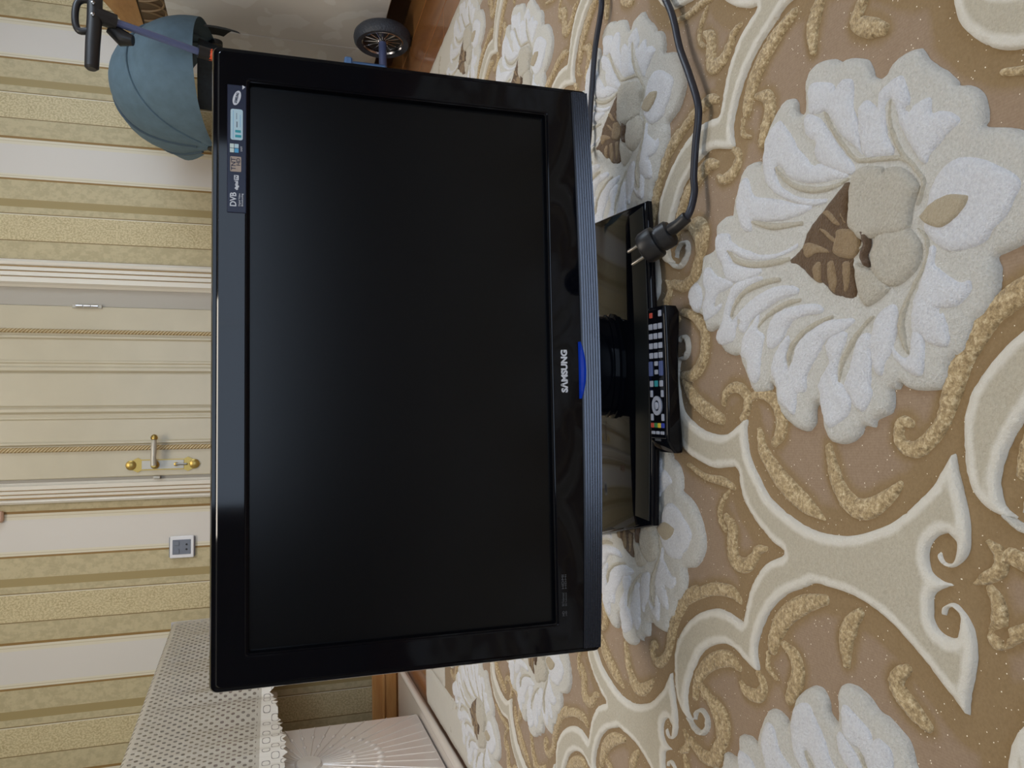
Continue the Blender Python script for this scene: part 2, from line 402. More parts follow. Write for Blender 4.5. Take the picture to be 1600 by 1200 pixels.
B().lathe([(.05, 0), (.22, -.005), (.24, -.02), (.23, -.035), (.0, -.05)], 40).build('shade', plain('opal shade', srgb(245,240,230), .4), lamp, smooth=True)
B().lathe([(.06, 0), (.25, 0), (.25, -.012), (.06, -.012)], 40).build('rim', m_goldpaint, lamp)
bb = [(XL, -.205), (.775, XR)]
for i, (a, b) in enumerate(bb):
    tr = B().box(a, b, YF-.022, YF, 0, .108, .004).build('baseboard_%s' % ('back', 'back_right')[i], m_base, **ST)
    B().box(a, b, YF-.030, YF-.022, .052, .064, .003).build('bead', m_base, tr)

# ------------------------------------------------------------------ door on the back wall
ZD = 2.08
dr = B().box(-.105, .590, YF-.030, YF-.0005, 0.005, ZD, .003).build('door_1', m_door, **ST)
for x0, x1 in ((.478, .494), (.001, .021)):
    B().box(x0, x1, YF-.041, YF-.030, .12, ZD-.12, .004).build('rope_bead', m_rope, dr)
def groove(name, x, wd, h, m=None):
    B().loft([[(x-wd/2, YF-.030, z), (x-wd*.2, YF-.030-h, z), (x+wd*.2, YF-.030-h, z), (x+wd/2, YF-.030, z)] for z in (.14, ZD-.14)]).build(name, m or m_door, dr)
for x in (.332, .166): groove('panel_moulding', x, .028, .010); groove('panel_moulding', x+.03, .016, .004); groove('panel_moulding', x-.03, .016, .004)
groove('panel_moulding', .462, .018, .007); groove('panel_moulding', .034, .018, .009)
B().box(.183, .315, YF-.036, YF-.030, .16, ZD-.16, .004).build('centre_panel', m_door, dr)
for side, (a, b) in (('right', (.590, .775)), ('left', (-.200, -.105))):
    if side == 'right':
        B().box(.592, .664, YF-.020, YF-.0005, 0, ZD+.02).build('trim_1', m_jamb_shade, **ST)
        cz = (.664, .775)
    else: cz = (-.200, -.118)
    n = cz[1]-cz[0]
    prof = [(0, 0), (0, .030), (.10, .040), (.20, .036), (.26, .030), (.28, .040), (.42, .042), (.45, .034), (.48, .044), (.62, .046), (.65, .036), (.68, .048), (.86, .050), (.93, .034), (1, .026), (1, 0)]
    if side == 'left': prof = [(1-u, d) for u, d in prof][::-1]
    cs = B().loft([[(cz[1]-u*n, YF-d, z) for u, d in prof] for z in (0, ZD+.10)]).build('trim_2' if side == 'right' else 'trim_3', m_casing, **ST)
    for u in (.27, .465, .665):
        xx = cz[1]-u*n if side == 'right' else cz[0]+u*n
        B().box(xx-.0022, xx+.0022, YF-.0425, YF-.028, 0, ZD+.1).build('gold_line', m_goldpaint, cs)
B().box(-.118, -.105, YF-.012, YF-.0005, 0, ZD+.02).build('trim_4', m_jamb_shade, **ST)
B().box(-.2, .775, YF-.045, YF-.0005, ZD+.02, ZD+.12, .006).build('trim_5', m_door, **ST)
# hinge
hz = 1.245
hg = B().box(.582, .598, YF-.036, YF-.029, hz-.055, hz+.055, .002).build('hinge', m_satin, dr)
for dz in (-.028, 0, .028): B().lathe([(.006, -.012), (.006, .012)], 10, Matrix.Translation((.59, YF-.037, hz+dz))).build('knuckle', m_chrome, hg, smooth=True)
# lever handle on its brass plate
hh = thing('handle_anchor', '', ''); 
bpy.data.objects.remove(hh)
plate = [(-.022, -.10), (-.030, -.115), (-.020, -.135), (-.008, -.150), (0, -.165), (.008, -.150), (.020, -.135), (.030, -.115), (.022, -.10), (.022, .06), (.030, .075), (.020, .095), (.008, .110), (0, .122), (-.008, .110), (-.020, .095), (-.030, .075), (-.022, .06)]
Th = Matrix.Translation((-.060, YF-.030, .975)) @ Matrix.Rotation(math.pi/2, 4, 'X')
hp = B().prism(plate, 0, .004, Th).build('handle_plate', m_brass, dr)
B().box(-.078, -.042, YF-.0362, YF-.034, .875, 1.035, .001).build('plate_inlay', m_satin, hp)
for zz in (.835, 1.075): B().lathe([(.020, 0), (.020, .002), (.012, .006), (.004, .007)], 18, Matrix.Translation((-.060, YF-.034, zz)) @ Matrix.Rotation(math.pi/2, 4, 'X')).build('rosette', m_brass, hp, smooth=True)
B().lathe([(.017, 0), (.017, .010), (.011, .014), (.010, .05)], 18, Matrix.Translation((-.060, YF-.034, .985)) @ Matrix.Rotation(math.pi/2, 4, 'X')).build('lever_hub', m_brass, hp, smooth=True)
B().tube([(-.062, YF-.078, .985), (-.03, YF-.080, .986), (.01, YF-.078, .985), (.045, YF-.074, .984)], [.012, .011, .012, .009], 12).build('lever', m_satin, hp, smooth=True)
B().lathe([(.004, -.014), (.013, -.008), (.014, 0), (.010, .008), (.003, .012)], 14, Matrix.Translation((.052, YF-.074, .984)) @ Matrix.Rotation(math.pi/2, 4, 'Y')).build('lever_knob', m_brass, hp, smooth=True)
B().lathe([(.008, 0), (.008, .008), (.003, .010)], 12, Matrix.Translation((-.060, YF-.036, .905)) @ Matrix.Rotation(math.pi/2, 4, 'X')).build('keyhole_boss', m_brass, hp, smooth=True)
B().tube([(-.060, YF-.044, .905), (-.060, YF-.046, .862)], .004, 8).build('key', m_steel, hp, smooth=True)
B().box(-.117, -.106, YF-.036, YF-.012, .965, .992, .002).build('strike_plate', m_satin, dr)
# double socket
so = thing('wall_socket', 'white framed switch and socket plate with grey insert on pale stripe', 'socket', (-.402, YF, .882))
B().box(-.042, .042, -.010, 0, -.050, .050, .003).build('back_box', m_socketg, so)
B().box(-.045, .045, -.018, -.009, -.046, .046, .003).build('frame', m_socket, so)
B().box(-.030, .030, -.020, -.016, -.034, .036, .001).build('insert', m_socketg, so)
for xx in (-.016, .016): B().box(xx-.009, xx+.009, -.023, -.019, .010, .028, .001).build('switch_rocker', m_socketg, so)
for xx in (-.010, .010): B().lathe([(.004, 0), (.004, .002)], 10, Matrix.Translation((xx, -.020, -.018)) @ Matrix.Rotation(math.pi/2, 4, 'X')).build('socket_hole', m_blackm, so)
hk = thing('wall_plaque', 'small pale pinkish wooden plaque on the wallpaper beside the door', 'plaque', (-.246, YF, 1.62))
B().box(-.022, .022, -.022, 0, -.092, .09, .006).build('board', m_pinkwood, hk)
B().box(-.016, .016, -.027, -.022, -.07, .08, .003).build('face', m_pinkwood, hk)

# ------------------------------------------------------------------ carpet
RZ = .013                                   # height of the tan ground of the carpet
def rug(px, py, sh=(0, 0)):
    d = FW + RT*((1200-py)-600)/FPX - UP*(px-800)/FPX
    p = CAM + d*(.0195-CAM[2])/d[2]; return (p[0]-sh[0], p[1]-sh[1])
LA, LB = np.array((.590, 0.0)), np.array((.295, .469))
def tr(o, s, pts, sh=(0, 0)): return [rug(o[0]+x/s, o[1]+y/s, sh) for x, y in pts]
def seglen(P): return [math.dist(P[i], P[(i+1) % len(P)]) for i in range(len(P))]
def resample(P, step, closed=True):
    P = [np.array(p) for p in P]; n = len(P); out = []
    for i in range(n if closed else n-1):
        a, b = P[i], P[(i+1) % n]; k = max(1, int(round(np.linalg.norm(b-a)/step)))
        out += [a+(b-a)*j/k for j in range(k)]
    if not closed: out.append(P[-1])
    return np.array(out)
def dist_to(pts, poly):
    a = poly; b = np.roll(poly, -1, 0); d = b-a; L = (d*d).sum(1)+1e-12
    out = np.full(len(pts), 1e9)
    for i in range(0, len(pts), 4000):
        q = pts[i:i+4000, None, :]; t = np.clip(((q-a)*d).sum(2)/L, 0, 1)
        r = q-(a+t[..., None]*d); out[i:i+4000] = np.sqrt((r*r).sum(2)).min(1)
    return out
def inside(pts, poly):
    x, y = pts[:, 0], pts[:, 1]; c = np.zeros(len(pts), bool); n = len(poly)
    for i in range(n):
        x1, y1 = poly[i]; x2, y2 = poly[(i+1) % n]
        if y1 == y2: continue
        c ^= ((y1 > y) != (y2 > y)) & (x < (x2-x1)*(y-y1)/(y2-y1)+x1)
    return c
def fbm(x, y, s): return noise.noise((x*s, y*s, 3.7))
def patch(poly, z0, h, wr=.006, step=.0045, smooth=True, rough=.0006, nsc=180, per=4, ripple=0):
    """a tufted pad: outline in carpet coordinates, domed edge, uneven top -> mesh data (verts, faces, d)"""
    P = catmull(poly, per, True) if smooth else poly
    Q = resample(P, step); 
    keep = np.linalg.norm(Q-np.roll(Q, -1, 0), axis=1) > 1e-5; Q = Q[keep]
    lo, hi = Q.min(0), Q.max(0)
    xs = np.arange(lo[0], hi[0]+step, step); ys = np.arange(lo[1], hi[1]+step, step*.87)
    G = np.array([(x+(step/2 if j % 2 else 0), y) for j, y in enumerate(ys) for x in xs]) if len(xs) and len(ys) else np.zeros((0, 2))
    if len(G): G = G[inside(G, Q)]
    if len(G): G = G[dist_to(G, Q) > step*.75]
    # a ring just inside the outline keeps the edge steep and round
    t = np.roll(Q, -1, 0)-np.roll(Q, 1, 0); nr = np.stack([-t[:, 1], t[:, 0]], 1); nr /= (np.linalg.norm(nr, axis=1)[:, None]+1e-9)
    ar = .5*np.sum(Q[:, 0]*np.roll(Q[:, 1], -1)-np.roll(Q[:, 0], -1)*Q[:, 1])
    R = Q+nr*(.0016 if ar > 0 else -.0016); R = R[inside(R, Q)]
    if len(R): R = R[dist_to(R, Q) > .0012]
    V = np.concatenate([Q, R, G]) if len(G) else np.concatenate([Q, R]); n = len(Q)
    r = delaunay_2d_cdt([Vector(p) for p in V], [(i, (i+1) % n) for i in range(n)], [], 2, 1e-6)
    ov = np.array([(p.x, p.y) for p in r[0]]); of = r[2]
    cen = np.array([ov[list(f)].mean(0) for f in of]); ins = inside(cen, Q); of = [f for f, k in zip(of, ins) if k]
    d = dist_to(ov, Q); d[d < 2e-5] = 0
    k = np.clip(d/wr, 0, 1); z = z0+h*np.sqrt(np.maximum(1-(1-k)**2, 0))
    z += np.array([rough*fbm(x, y, nsc)*2 for x, y in ov])*(d > 0)
    if ripple: z += np.array([ripple*fbm(x, y, 45)*2 for x, y in ov])*(k > .4)
    z[d == 0] = z0-.0015
    return [(p[0], p[1], q) for p, q in zip(ov, z)], of, d
def padmesh(name, pads, mat):
    vs, fs, ds = [], [], []
    for v, f, d in pads:
        o = len(vs); vs += v; fs += [tuple(i+o for i in t) for t in f]; ds += list(d)
    me = bpy.data.meshes.new(name); me.from_pydata(vs, [], fs); me.shade_smooth()
    a = me.attributes.new('d', 'FLOAT', 'POINT'); a.data.foreach_set('value', np.array(ds, np.float32))
    bm = bmesh.new(); bm.from_mesh(me)
    for f in bm.faces:
        f.normal_update()
        if f.normal.z < 0: f.normal_flip()
    bm.to_mesh(me); bm.free()
    me.materials.append(mat); return me
def stroke(pts, wd, sh=(0, 0), px=True, per=5):
    """px polyline with px widths -> outline on the carpet"""
    W = wd if isinstance(wd, (list, tuple)) else [wd]*len(pts)
    C = catmull([(*p, q) for p, q in zip(pts, W)], per)
    L, R = [], []
    C = [(np.array(rug(c[0], c[1], sh)), c[2]) for c in C]
    sc = [np.linalg.norm(np.array(rug(*p))-np.array(rug(p[0], p[1]+1))) for p in pts]; sc = sum(sc)/len(sc)
    for i, (c, q) in enumerate(C):
        t = C[min(i+1, len(C)-1)][0]-C[max(i-1, 0)][0]; t /= np.linalg.norm(t)+1e-9; nn = np.array((-t[1], t[0])); hw = max(q, 2)*sc*.5*WK
        L.append(c+nn*hw); R.append(c-nn*hw)
    def cap(c, a, hw, sgn):
        out = []; 
        for k in (1, 2, 3):
            th = math.pi*k/4; out.append(c+hw*(math.cos(th)*a[0]+math.sin(th)*sgn*a[1]))
        return out
    t1 = C[-1][0]-C[-2][0]; t1 /= np.linalg.norm(t1); t0 = C[0][0]-C[1][0]; t0 /= np.linalg.norm(t0)
    e1 = cap(C[-1][0], (np.array((-t1[1], t1[0])), t1), max(C[-1][1], 2)*sc*.5*WK, 1)
    e0 = cap(C[0][0], (np.array((-t0[1], t0[0])), t0), max(C[0][1], 2)*sc*.5*WK, 1)
    return L+e1+R[::-1]+e0

WK = 1.0
c2, c3, c4, c5, r4, r5 = (1040,60), (1300,60), (1040,340), (1300,340), (1200,300), (1200,600)
f3sh = (-.295, .469)
# --- whole flower outline
FL = [rug(*p) for p in [(1362,119),(1377,119),(1392,97),(1410,81),(1430,73),(1437,78),(1445,90),(1460,102),(1475,110),(1490,125),(1492,131),(1507,131),(1522,137),(1532,150),(1536,167),(1537,187),(1536,196)]]
FL += [rug(*p, (.295, .469)) for p in [(1049,80),(1059,89),(1066,108),(1067.5,128),(1063,152),(1054,174)]]
FL += [rug(*p) for p in [(1566,394),(1552,402),(1557,420),(1556,440),(1552,460),(1540,485),(1520,505),(1515,520),(1505,547),(1486,562),(1481,570),(1477,590),(1472,602),(1460,610),(1425,611),(1410,605),(1404,600),(1399,609),(1390,610),(1391,617),(1387,645),(1365,657),(1360,669),(1345,667),(1340,680),(1325,692),(1310,695),(1297,692),(1287,680),(1282,660),(1282,637),(1279,630),(1270,637),(1269,660),(1262,672),(1252,675),(1237,667),(1220,650),(1210,625),(1208,607),(1202,600),(1200,610),(1180,615),(1172,607),(1165,590),(1155,565),(1151,555),(1140,556),(1127,547),(1121,527),(1121,513),(1104,519),(1099,507),(1096,495),(1080,485),(1075,465),(1077,447),(1090,432),(1094,417),(1097,400),(1112,391),(1116,378),(1117,352),(1132,337),(1142,335),(1144,320),(1152,285),(1159,265),(1170,254),(1182,251),(1186,257),(1190,235),(1197,205),(1212,172),(1225,155),(1235,153),(1241,160),(1243,175),(1254,176),(1254,155),(1254,135),(1260,112),(1277,95),(1297,90),(1311,95),(1322,89),(1337,89),(1350,92),(1357,107)]]
WH = [
 [rug(*p) for p in [(1267,135),(1280,130),(1300,132),(1307,142),(1317,127),(1332,126),(1334,140),(1335,160),(1342,185),(1345,210),(1347,235),(1352,243),(1335,225),(1315,207),(1300,182),(1290,172),(1280,177),(1267,175),(1265,155)]],
 tr(c3, 4, [(180,440),(230,390),(290,430),(310,340),(370,280),(410,250),(450,240),(470,300),(490,400),(480,450),(560,400),(620,380),(630,470),(690,460),(760,470),(805,520),(740,580),(680,650),(620,720),(590,780),(540,720),(490,640),(440,540),(410,420),(380,370),(350,420),(340,500),(360,620),(390,720),(230,740),(190,640),(175,520)]),
 tr(c2, 4, [(890,480),(960,500),(1010,560),(1100,690),(1185,800),(1160,850),(1000,790),(940,720),(950,650),(890,600),(875,540)]),
 tr(c2, 4, [(650,600),(720,520),(780,600),(830,690),(880,740),(930,800),(980,790),(1150,850),(1080,880),(900,900),(790,870),(740,810),(710,790),(690,830),(720,920),(800,980),(900,1010),(1020,1010),(940,1040),(850,1030),(720,980),(640,900),(620,800),(625,700)]),
 tr(c2, 4, [(480,900),(520,880),(550,980),(600,1000),(700,1010),(830,1040),(920,1050),(870,1090),(760,1130),(640,1140),(550,1140),(540,1200),(490,1190),(460,1100),(450,1020)]),
 tr(c4, 4, [(325,120),(400,108),(420,160),(560,225),(700,230),(840,165),(780,215),(640,262),(500,255),(415,210),(395,225),(425,285),(500,312),(620,322),(560,370),(460,400),(390,390),(365,300),(330,230)]),
 tr(c4, 4, [(250,330),(290,318),(330,370),(420,400),(400,440),(335,480),(310,560),(355,540),(330,590),(290,622),(250,640),(238,560),(258,470),(240,400)]),
 tr(c4, 4, [(150,480),(195,415),(232,470),(225,560),(180,580)]),
 tr(c4, 4, [(440,420),(560,375),(620,380),(520,430),(440,500),(408,590),(420,645),(480,580),(560,505),(680,440),(800,430),(830,470),(700,520),(620,580),(540,640),(500,715),(470,700),(462,640),(445,690),(430,770),(350,790),(325,740),(360,650),(390,520)]),
 tr(c4, 4, [(490,760),(545,670),(590,610),(580,700),(620,740),(605,850),(595,980),(560,1030),(530,1000),(510,890),(480,860)]),
 tr(c4, 4, [(720,590),(850,550),(960,550),(980,590),(880,610),(790,660),(720,770),(660,820),(640,770),(660,660)]),
 tr(c4, 4, [(770,740),(755,860),(768,950),(800,895),(830,800),(900,720),(1000,655),(1100,640),(1190,640),(1100,715),(1000,770),(960,850),(900,950),(880,1000),(880,1080),(830,1100),(820,1180),(780,1200),(720,1150),(700,1030),(670,970),(690,860)]),
 tr(c4, 4, [(1010,800),(1060,740),(1140,728),(1095,880),(1080,980),(1110,1052),(1100,1120),(1130,1190),(1060,1200),(985,1120),(975,1020),(1030,910)]),
 tr(c5, 4, [(190,740),(250,740),(250,900),(240,1100),(210,1190),(160,1190),(120,1110),(85,1060),(115,960),(150,820)]),
 tr(r5, 4, [(335,-10),(460,-10),(520,100),(500,190),(420,260),(380,260),(350,180),(335,80)]),
 tr(r5, 4, [(520,70),(560,15),(640,20),(650,90),(600,170),(560,130)]),
 tr(r5, 4, [(80,-20),(170,-10),(180,100),(170,190),(130,150),(80,70)]),
 tr(c5, 4, [(290,620),(380,550),(410,580),(410,700),(380,830),(340,900),(320,980),(280,960),(255,850),(252,760)]),
 tr(c5, 4, [(400,740),(392,815),(450,880),(490,862),(505,800),(510,720),(570,740),(580,900),(560,980),(500,970),(430,910),(385,840)]),
 tr(c5, 4, [(620,190),(650,200),(640,290),(700,350),(800,410),(870,400),(850,480),(780,550),(690,570),(720,640),(735,780),(680,800),(600,770),(570,730),(510,700),(515,560),(550,440),(590,320)]),
 tr(c3, 4, [(600,1120),(625,960),(690,830),(800,755),(950,765),(1100,830),(1180,900),(1150,990),(1100,1090),(1010,1190),(960,1260),(860,1310),(740,1325),(640,1260),(590,1190)]),
]
VE = [(tr_pts, w_) for tr_pts, w_ in [
 ([(1292,177),(1302,200),(1320,227),(1337,247),(1350,251),(1382,248),(1407,247),(1422,253)], [8,10,10,10,11,11,10,8]),
 ([(1395,157),(1393,185),(1400,215),(1412,240),(1422,252),(1437,270),(1445,285),(1441,303),(1436,320)], [7,10,11,11,11,10,9,8,6]),
 ([(1215,262),(1225,277),(1247,292),(1277,297),(1305,292),(1327,280)], [6,10,12,12,11,8]),
 ([(1140,392),(1152,407),(1180,414),(1215,410),(1235,405)], [6,10,13,12,9]),
 ([(1178,347),(1210,354),(1255,349)], [8,13,9]),
 ([(1112,434),(1122,447),(1114,476)], [6,9,5]),
 ([(1145,494),(1153,472),(1172,452),(1202,440),(1220,437)], [6,10,12,12,9]),
 ([(1188,511),(1202,493),(1230,475),(1252,469)], [6,10,12,8]),
 ([(1234,570),(1238,545),(1255,522),(1280,505),(1302,495)], [6,11,12,11,8]),
 ([(1314,597),(1320,565),(1333,537),(1350,512),(1365,495)], [8,13,13,11,8]),
 ([(1420,553),(1412,527),(1410,500),(1420,470),(1432,445),(1447,415),(1452,390),(1447,367),(1436,357)], [6,13,15,12,11,10,9,8,6])]]
HB = tr(r4, 4, [(130,440),(210,350),(260,230),(350,110),(430,10),(480,-60),(530,-75),(528,10),(512,80),(520,170),(570,220),(600,280),(580,370),(550,450),(565,660),(430,655),(360,590),(290,560),(200,470)])
HB2 = [tr(r4, 4, q) for q in ([(450,230),(560,232),(585,300),(575,385),(520,425),(420,390),(430,300)], [(355,130),(400,110),(470,200),(440,215),(390,170)], [(330,235),(360,225),(440,290),(420,320)], [(230,360),(265,310),(380,350),(400,385),(320,390),(260,420)], [(290,480),(320,430),(350,450),(350,560),(310,560)], [(385,450),(430,430),(450,560),(430,635),(395,590)], [(480,450),(530,440),(525,600),(490,620)], [(440,70),(465,110),(510,200),(480,190)])]
SW = [tr(c3, 4, [(112,1150),(130,900),(160,830),(230,790),(330,800),(340,835),(370,800),(450,802),(520,860),(560,930),(530,1000),(510,1100),(505,1180),(440,1240),(300,1250),(200,1270),(150,1220)]),
      tr(c5, 4, [(300,100),(400,60),(500,60),(565,150),(572,230),(550,320),(500,380),(400,440),(300,400),(255,300),(270,180)]),
      tr(c5, 4, [(170,275),(235,310),(300,330),(370,420),(380,450),(330,505),(230,563),(190,520),(165,460),(150,340)])]
MO = stroke([(1354,326),(1351,350),(1357,366),(1360,383),(1355,400),(1360,414)], [8,12,14,13,13,9])
DI = stroke([(1326,381),(1340,367),(1350,370),(1347,387),(1333,390),(1327,382)], 3)
EY = tr(r4, 4, [(970,150),(1050,60),(1150,10),(1240,10),(1280,30),(1240,120),(1150,210),(1080,230),(1000,200)])
# --- ribbon with curls
RB = [rug(*p) for p in [(1060,624),(1065,643),(1079,660),(1097,673),(1119,679),(1135,676),(1148,665),(1161,655),(1161,675),(1165,707),(1172,728),(1183,752),(1196,776),(1217,797),(1247,819),(1276,832),(1308,837),(1330,836),(1355,829),(1387,816),(1413,797),(1435,776),(1453,757),(1467,733),(1483,708),(1489,733),(1499,776),(1507,813),(1509,845),(1504,869),(1491,883),(1476,889),(1464,881),(1458,868),(1463,858),(1464,868),(1470,879),(1481,879),(1489,864),(1488,848),(1477,836),(1464,836),(1451,845),(1444,861),(1445,883),(1453,899),(1467,909),(1484,915),(1467,921),(1452,931),(1451,960),(1456,981),(1472,995),(1488,996),(1493,981),(1493,963),(1485,952),(1474,952),(1470,964),(1465,957),(1467,947),(1480,942),(1494,951),(1507,968),(1517,995),(1519,1027),(1515,1061),(1508,1091),(1507,1121),(1499,1112),(1477,1083),(1453,1051),(1429,1021),(1400,987),(1368,957),(1328,932),(1296,921),(1268,913),(1252,919),(1225,929),(1204,947),(1191,968),(1181,995),(1177,1021),(1180,1049),(1167,1040),(1148,1019),(1132,1008),(1111,1009),(1092,1021),(1081,1043),(1073,1064),(1069,1088),(1071,1112),(1078,1128),(1066,1117),(1055,1091),(1051,1053),(1052,1013),(1063,984),(1084,960),(1111,951),(1129,955),(1145,965),(1157,971),(1164,939),(1172,912),(1193,880),(1221,865),(1204,848),(1180,819),(1161,787),(1153,760),(1148,733),(1132,731),(1111,732),(1089,721),(1071,708),(1058,688),(1048,660),(1045,625),(1048,595),(1055,575),(1056,600)]]
RINGS = [stroke([(1072,1122),(1080,1137),(1091,1146),(1100,1138),(1100,1122),(1092,1111),(1084,1113),(1082,1124)], [6,9,9,9,8,7,6,4]),
         stroke([(1055,580),(1057,562),(1066,558),(1071,545),(1069,530),(1062,526),(1057,533)], [5,7,8,9,9,7,5])]
# --- gold scrolls
WK = 1.45
GO = [
 [stroke([(1058,345),(1074,352),(1085,372),(1088,398),(1081,428),(1064,446),(1046,444)], [10,14,16,17,17,15,12])],
 [stroke([(1062,488),(1078,494),(1092,512),(1096,540),(1090,568),(1076,586),(1062,588)], [10,13,15,17,17,15,12])],
 [stroke([(1064,597),(1071,611),(1084,629),(1103,645),(1121,655)], [12,17,19,19,14]), stroke([(1125,630),(1127,616),(1138,606),(1152,608),(1161,622),(1160,640),(1154,654)], [9,11,13,14,14,13,10])],
 [stroke([(1165,622),(1182,615),(1201,624),(1213,646),(1214,672),(1204,692)], [8,14,17,19,19,12]), stroke([(1180,672),(1187,705),(1207,740),(1231,769),(1255,791),(1281,813)], [8,18,23,25,21,4])],
 [stroke([(1288,700),(1294,730),(1304,762),(1318,784),(1336,796),(1357,792),(1380,776),(1398,758)], [13,18,22,25,25,23,18,10])],
 [stroke([(1600,440),(1577,457),(1540,493),(1515,530),(1497,560),(1485,592),(1474,630),(1464,660),(1445,686),(1424,702),(1405,698),(1396,680),(1402,660),(1414,662)], [20,24,27,27,27,27,24,21,22,22,19,17,16,13])],
 [stroke([(1043,972),(1053,952),(1068,938),(1090,926),(1112,921),(1137,926),(1150,940)], [6,11,13,14,15,14,8])],
 [stroke([(1080,1088),(1087,1056),(1106,1035),(1132,1030),(1148,1044)], [12,16,19,18,10]), stroke([(1092,1086),(1114,1102),(1126,1125),(1125,1152),(1110,1176)], [8,14,17,18,14])],
 [stroke([(1178,1052),(1186,1072),(1178,1088),(1160,1082),(1152,1068)], [9,14,16,14,8])],
 [stroke([(1282,938),(1246,946),(1218,967),(1205,994),(1200,1014)], [12,22,24,22,16]), stroke([(1218,1008),(1234,1026),(1240,1050),(1234,1075),(1226,1094)], [10,18,21,21,14]), stroke([(1194,1020),(1194,1044),(1206,1062)], [6,8,5])],
 [stroke([(1336,958),(1322,976),(1314,1004),(1316,1040)], [12,22,22,10])],
 [stroke([(1410,1046),(1396,1056),(1392,1072),(1404,1092),(1420,1112),(1440,1136)], [12,20,22,24,24,16])],
 [stroke([(1128,808),(1138,826),(1138,852),(1142,876),(1158,884),(1172,872),(1178,860),(1190,858)], [10,18,20,20,18,14,12,6]), stroke([(1132,768),(1120,790),(1120,812),(1128,830)], [6,8,8,6])],
 [stroke([(1536,848),(1554,868),(1552,892),(1532,904),(1516,912)], [8,18,18,16,7])],
 [stroke([(1539,920),(1552,948),(1551,980),(1547,1004),(1572,996),(1600,982)], [12,20,21,20,20,14])],
 [stroke([(1070,726),(1096,745),(1124,753),(1140,762)], [6,9,11,8])],
]
def shifted(P, off): return [(p[0]+off[0], p[1]+off[1]) for p in P]
# ground, coloured golden close to ribbons (distance stored per vertex, periodic)
rug_ob = thing('floral_carpet', 'large beige carpet with raised white flowers, cream ribbons and gold scrolls', 'carpet', (0, 0, 0))
RX0, RX1, RY0, RY1 = -.885, 1.252, -1.05, 2.70
RBs = resample(RB, .010)
st = .59/110; stx, sty = st, .469/87
tx, ty = np.meshgrid(np.arange(110)*stx, np.arange(174)*sty); T = np.stack([tx.ravel(), ty.ravel()], 1)
allp = []
Dm = np.full(len(T), 1e9)
for i in range(-2, 3):
    for j in range(-3, 4):
        off = i*LA+j*LB; q = RBs+off
        Dm = np.minimum(Dm, dist_to(T, q))
        for g in GO:
            for q2 in g:
                q2 = np.array([np.array(p) for p in q2])+off
                if q2[:, 0].max() < -.05 or q2[:, 0].min() > .64 or q2[:, 1].max() < -.05 or q2[:, 1].min() > .99: continue
                Dm = np.minimum(Dm, dist_to(T, q2[::3])+.0205)
Dm = Dm.reshape(174, 110)
ix = np.arange(int((RX1-RX0)/stx)+1); iy = np.arange(int((RY1-RY0)/sty)+1)
gx = RX0+ix*stx; gy = RY0+iy*sty
dm = Dm[np.ix_(np.round(gy/sty).astype(int) % 174, np.round(gx/stx).astype(int) % 110)]
gx = np.round(gx/stx)*stx; gy = np.round(gy/sty)*sty
nx_, ny_ = len(gx), len(gy)
zz = RZ + .0008*rng.standard_normal((ny_, nx_))*.35
vs = np.stack([np.tile(gx, ny_), np.repeat(gy, nx_), zz.ravel()], 1)
idx = np.arange(nx_*ny_).reshape(ny_, nx_)
fs = np.stack([idx[:-1, :-1].ravel(), idx[:-1, 1:].ravel(), idx[1:, 1:].ravel(), idx[1:, :-1].ravel()], 1)
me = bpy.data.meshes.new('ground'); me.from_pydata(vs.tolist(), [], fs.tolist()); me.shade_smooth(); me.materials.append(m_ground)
a = me.attributes.new('d', 'FLOAT', 'POINT'); a.data.foreach_set('value', dm.ravel().astype(np.float32))
link('ground', me, rug_ob)
B().box(RX0, RX1, RY0, RY1, .0005, RZ-.0012).build('backing', m_eye, rug_ob)
for nm, a_, b_ in (('side_border', RX0, RX0+.13), ('side_border', RX1-.13, RX1)):
    me = padmesh(nm, [patch([(a_, RY0), (b_, RY0), (b_, RY1), (a_, RY1)], RZ, .005, step=.02, smooth=False)], m_ring); link(nm, me, rug_ob)
me = padmesh('end_border', [patch([(RX0+.13, RY1-.3), (RX1-.13, RY1-.3), (RX1-.13, RY1), (RX0+.13, RY1)], RZ, .005, step=.02, smooth=False)], m_ring); link('end_border', me, rug_ob)

FM = padmesh('flower', [patch(FL, RZ, .0075, .010, ripple=.0007)], m_cream)
def grow(poly, r):
    Q = resample(catmull(poly, 3, True), .006); t = np.roll(Q, -1, 0)-np.roll(Q, 1, 0); nr = np.stack([t[:, 1], -t[:, 0]], 1); nr /= np.linalg.norm(nr, axis=1)[:, None]+1e-9
    ar = .5*np.sum(Q[:, 0]*np.roll(Q[:, 1], -1)-np.roll(Q[:, 0], -1)*Q[:, 1])
    return [tuple(p) for p in Q+nr*(r if ar > 0 else -r)]
PM = [padmesh('petal', [patch(grow(q, .0022), RZ+.0055, .0050, .010, .004, per=2, ripple=.0006)], m_white) for q in WH]
WK = 1.1
VM = [padmesh('petal_vein', [patch(stroke(p_, w_), RZ+.0055, .0048, .005, .004)], m_vein) for p_, w_ in VE]
HM = padmesh('flower_heart', [patch(HB, RZ+.004, .0055, .006, .004)], m_brown)
H2 = padmesh('heart_streaks', [patch(q, RZ+.0085, .0022, .003, .004) for q in HB2], m_brown2)
SM = [padmesh('heart_swirl', [patch(q, RZ+.0065, .0075-i*.001, .009, .004)], m_heart) for i, q in enumerate(SW)]
MM = padmesh('heart_stroke', [patch(MO, RZ+.010, .0042, .004, .004)], m_dark)
DM = padmesh('heart_outline', [patch(DI, RZ+.010, .002, .002, .004)], m_heart)
EM = padmesh('petal_eye', [patch(EY, RZ+.0095, .0028, .004, .004)], m_eye)
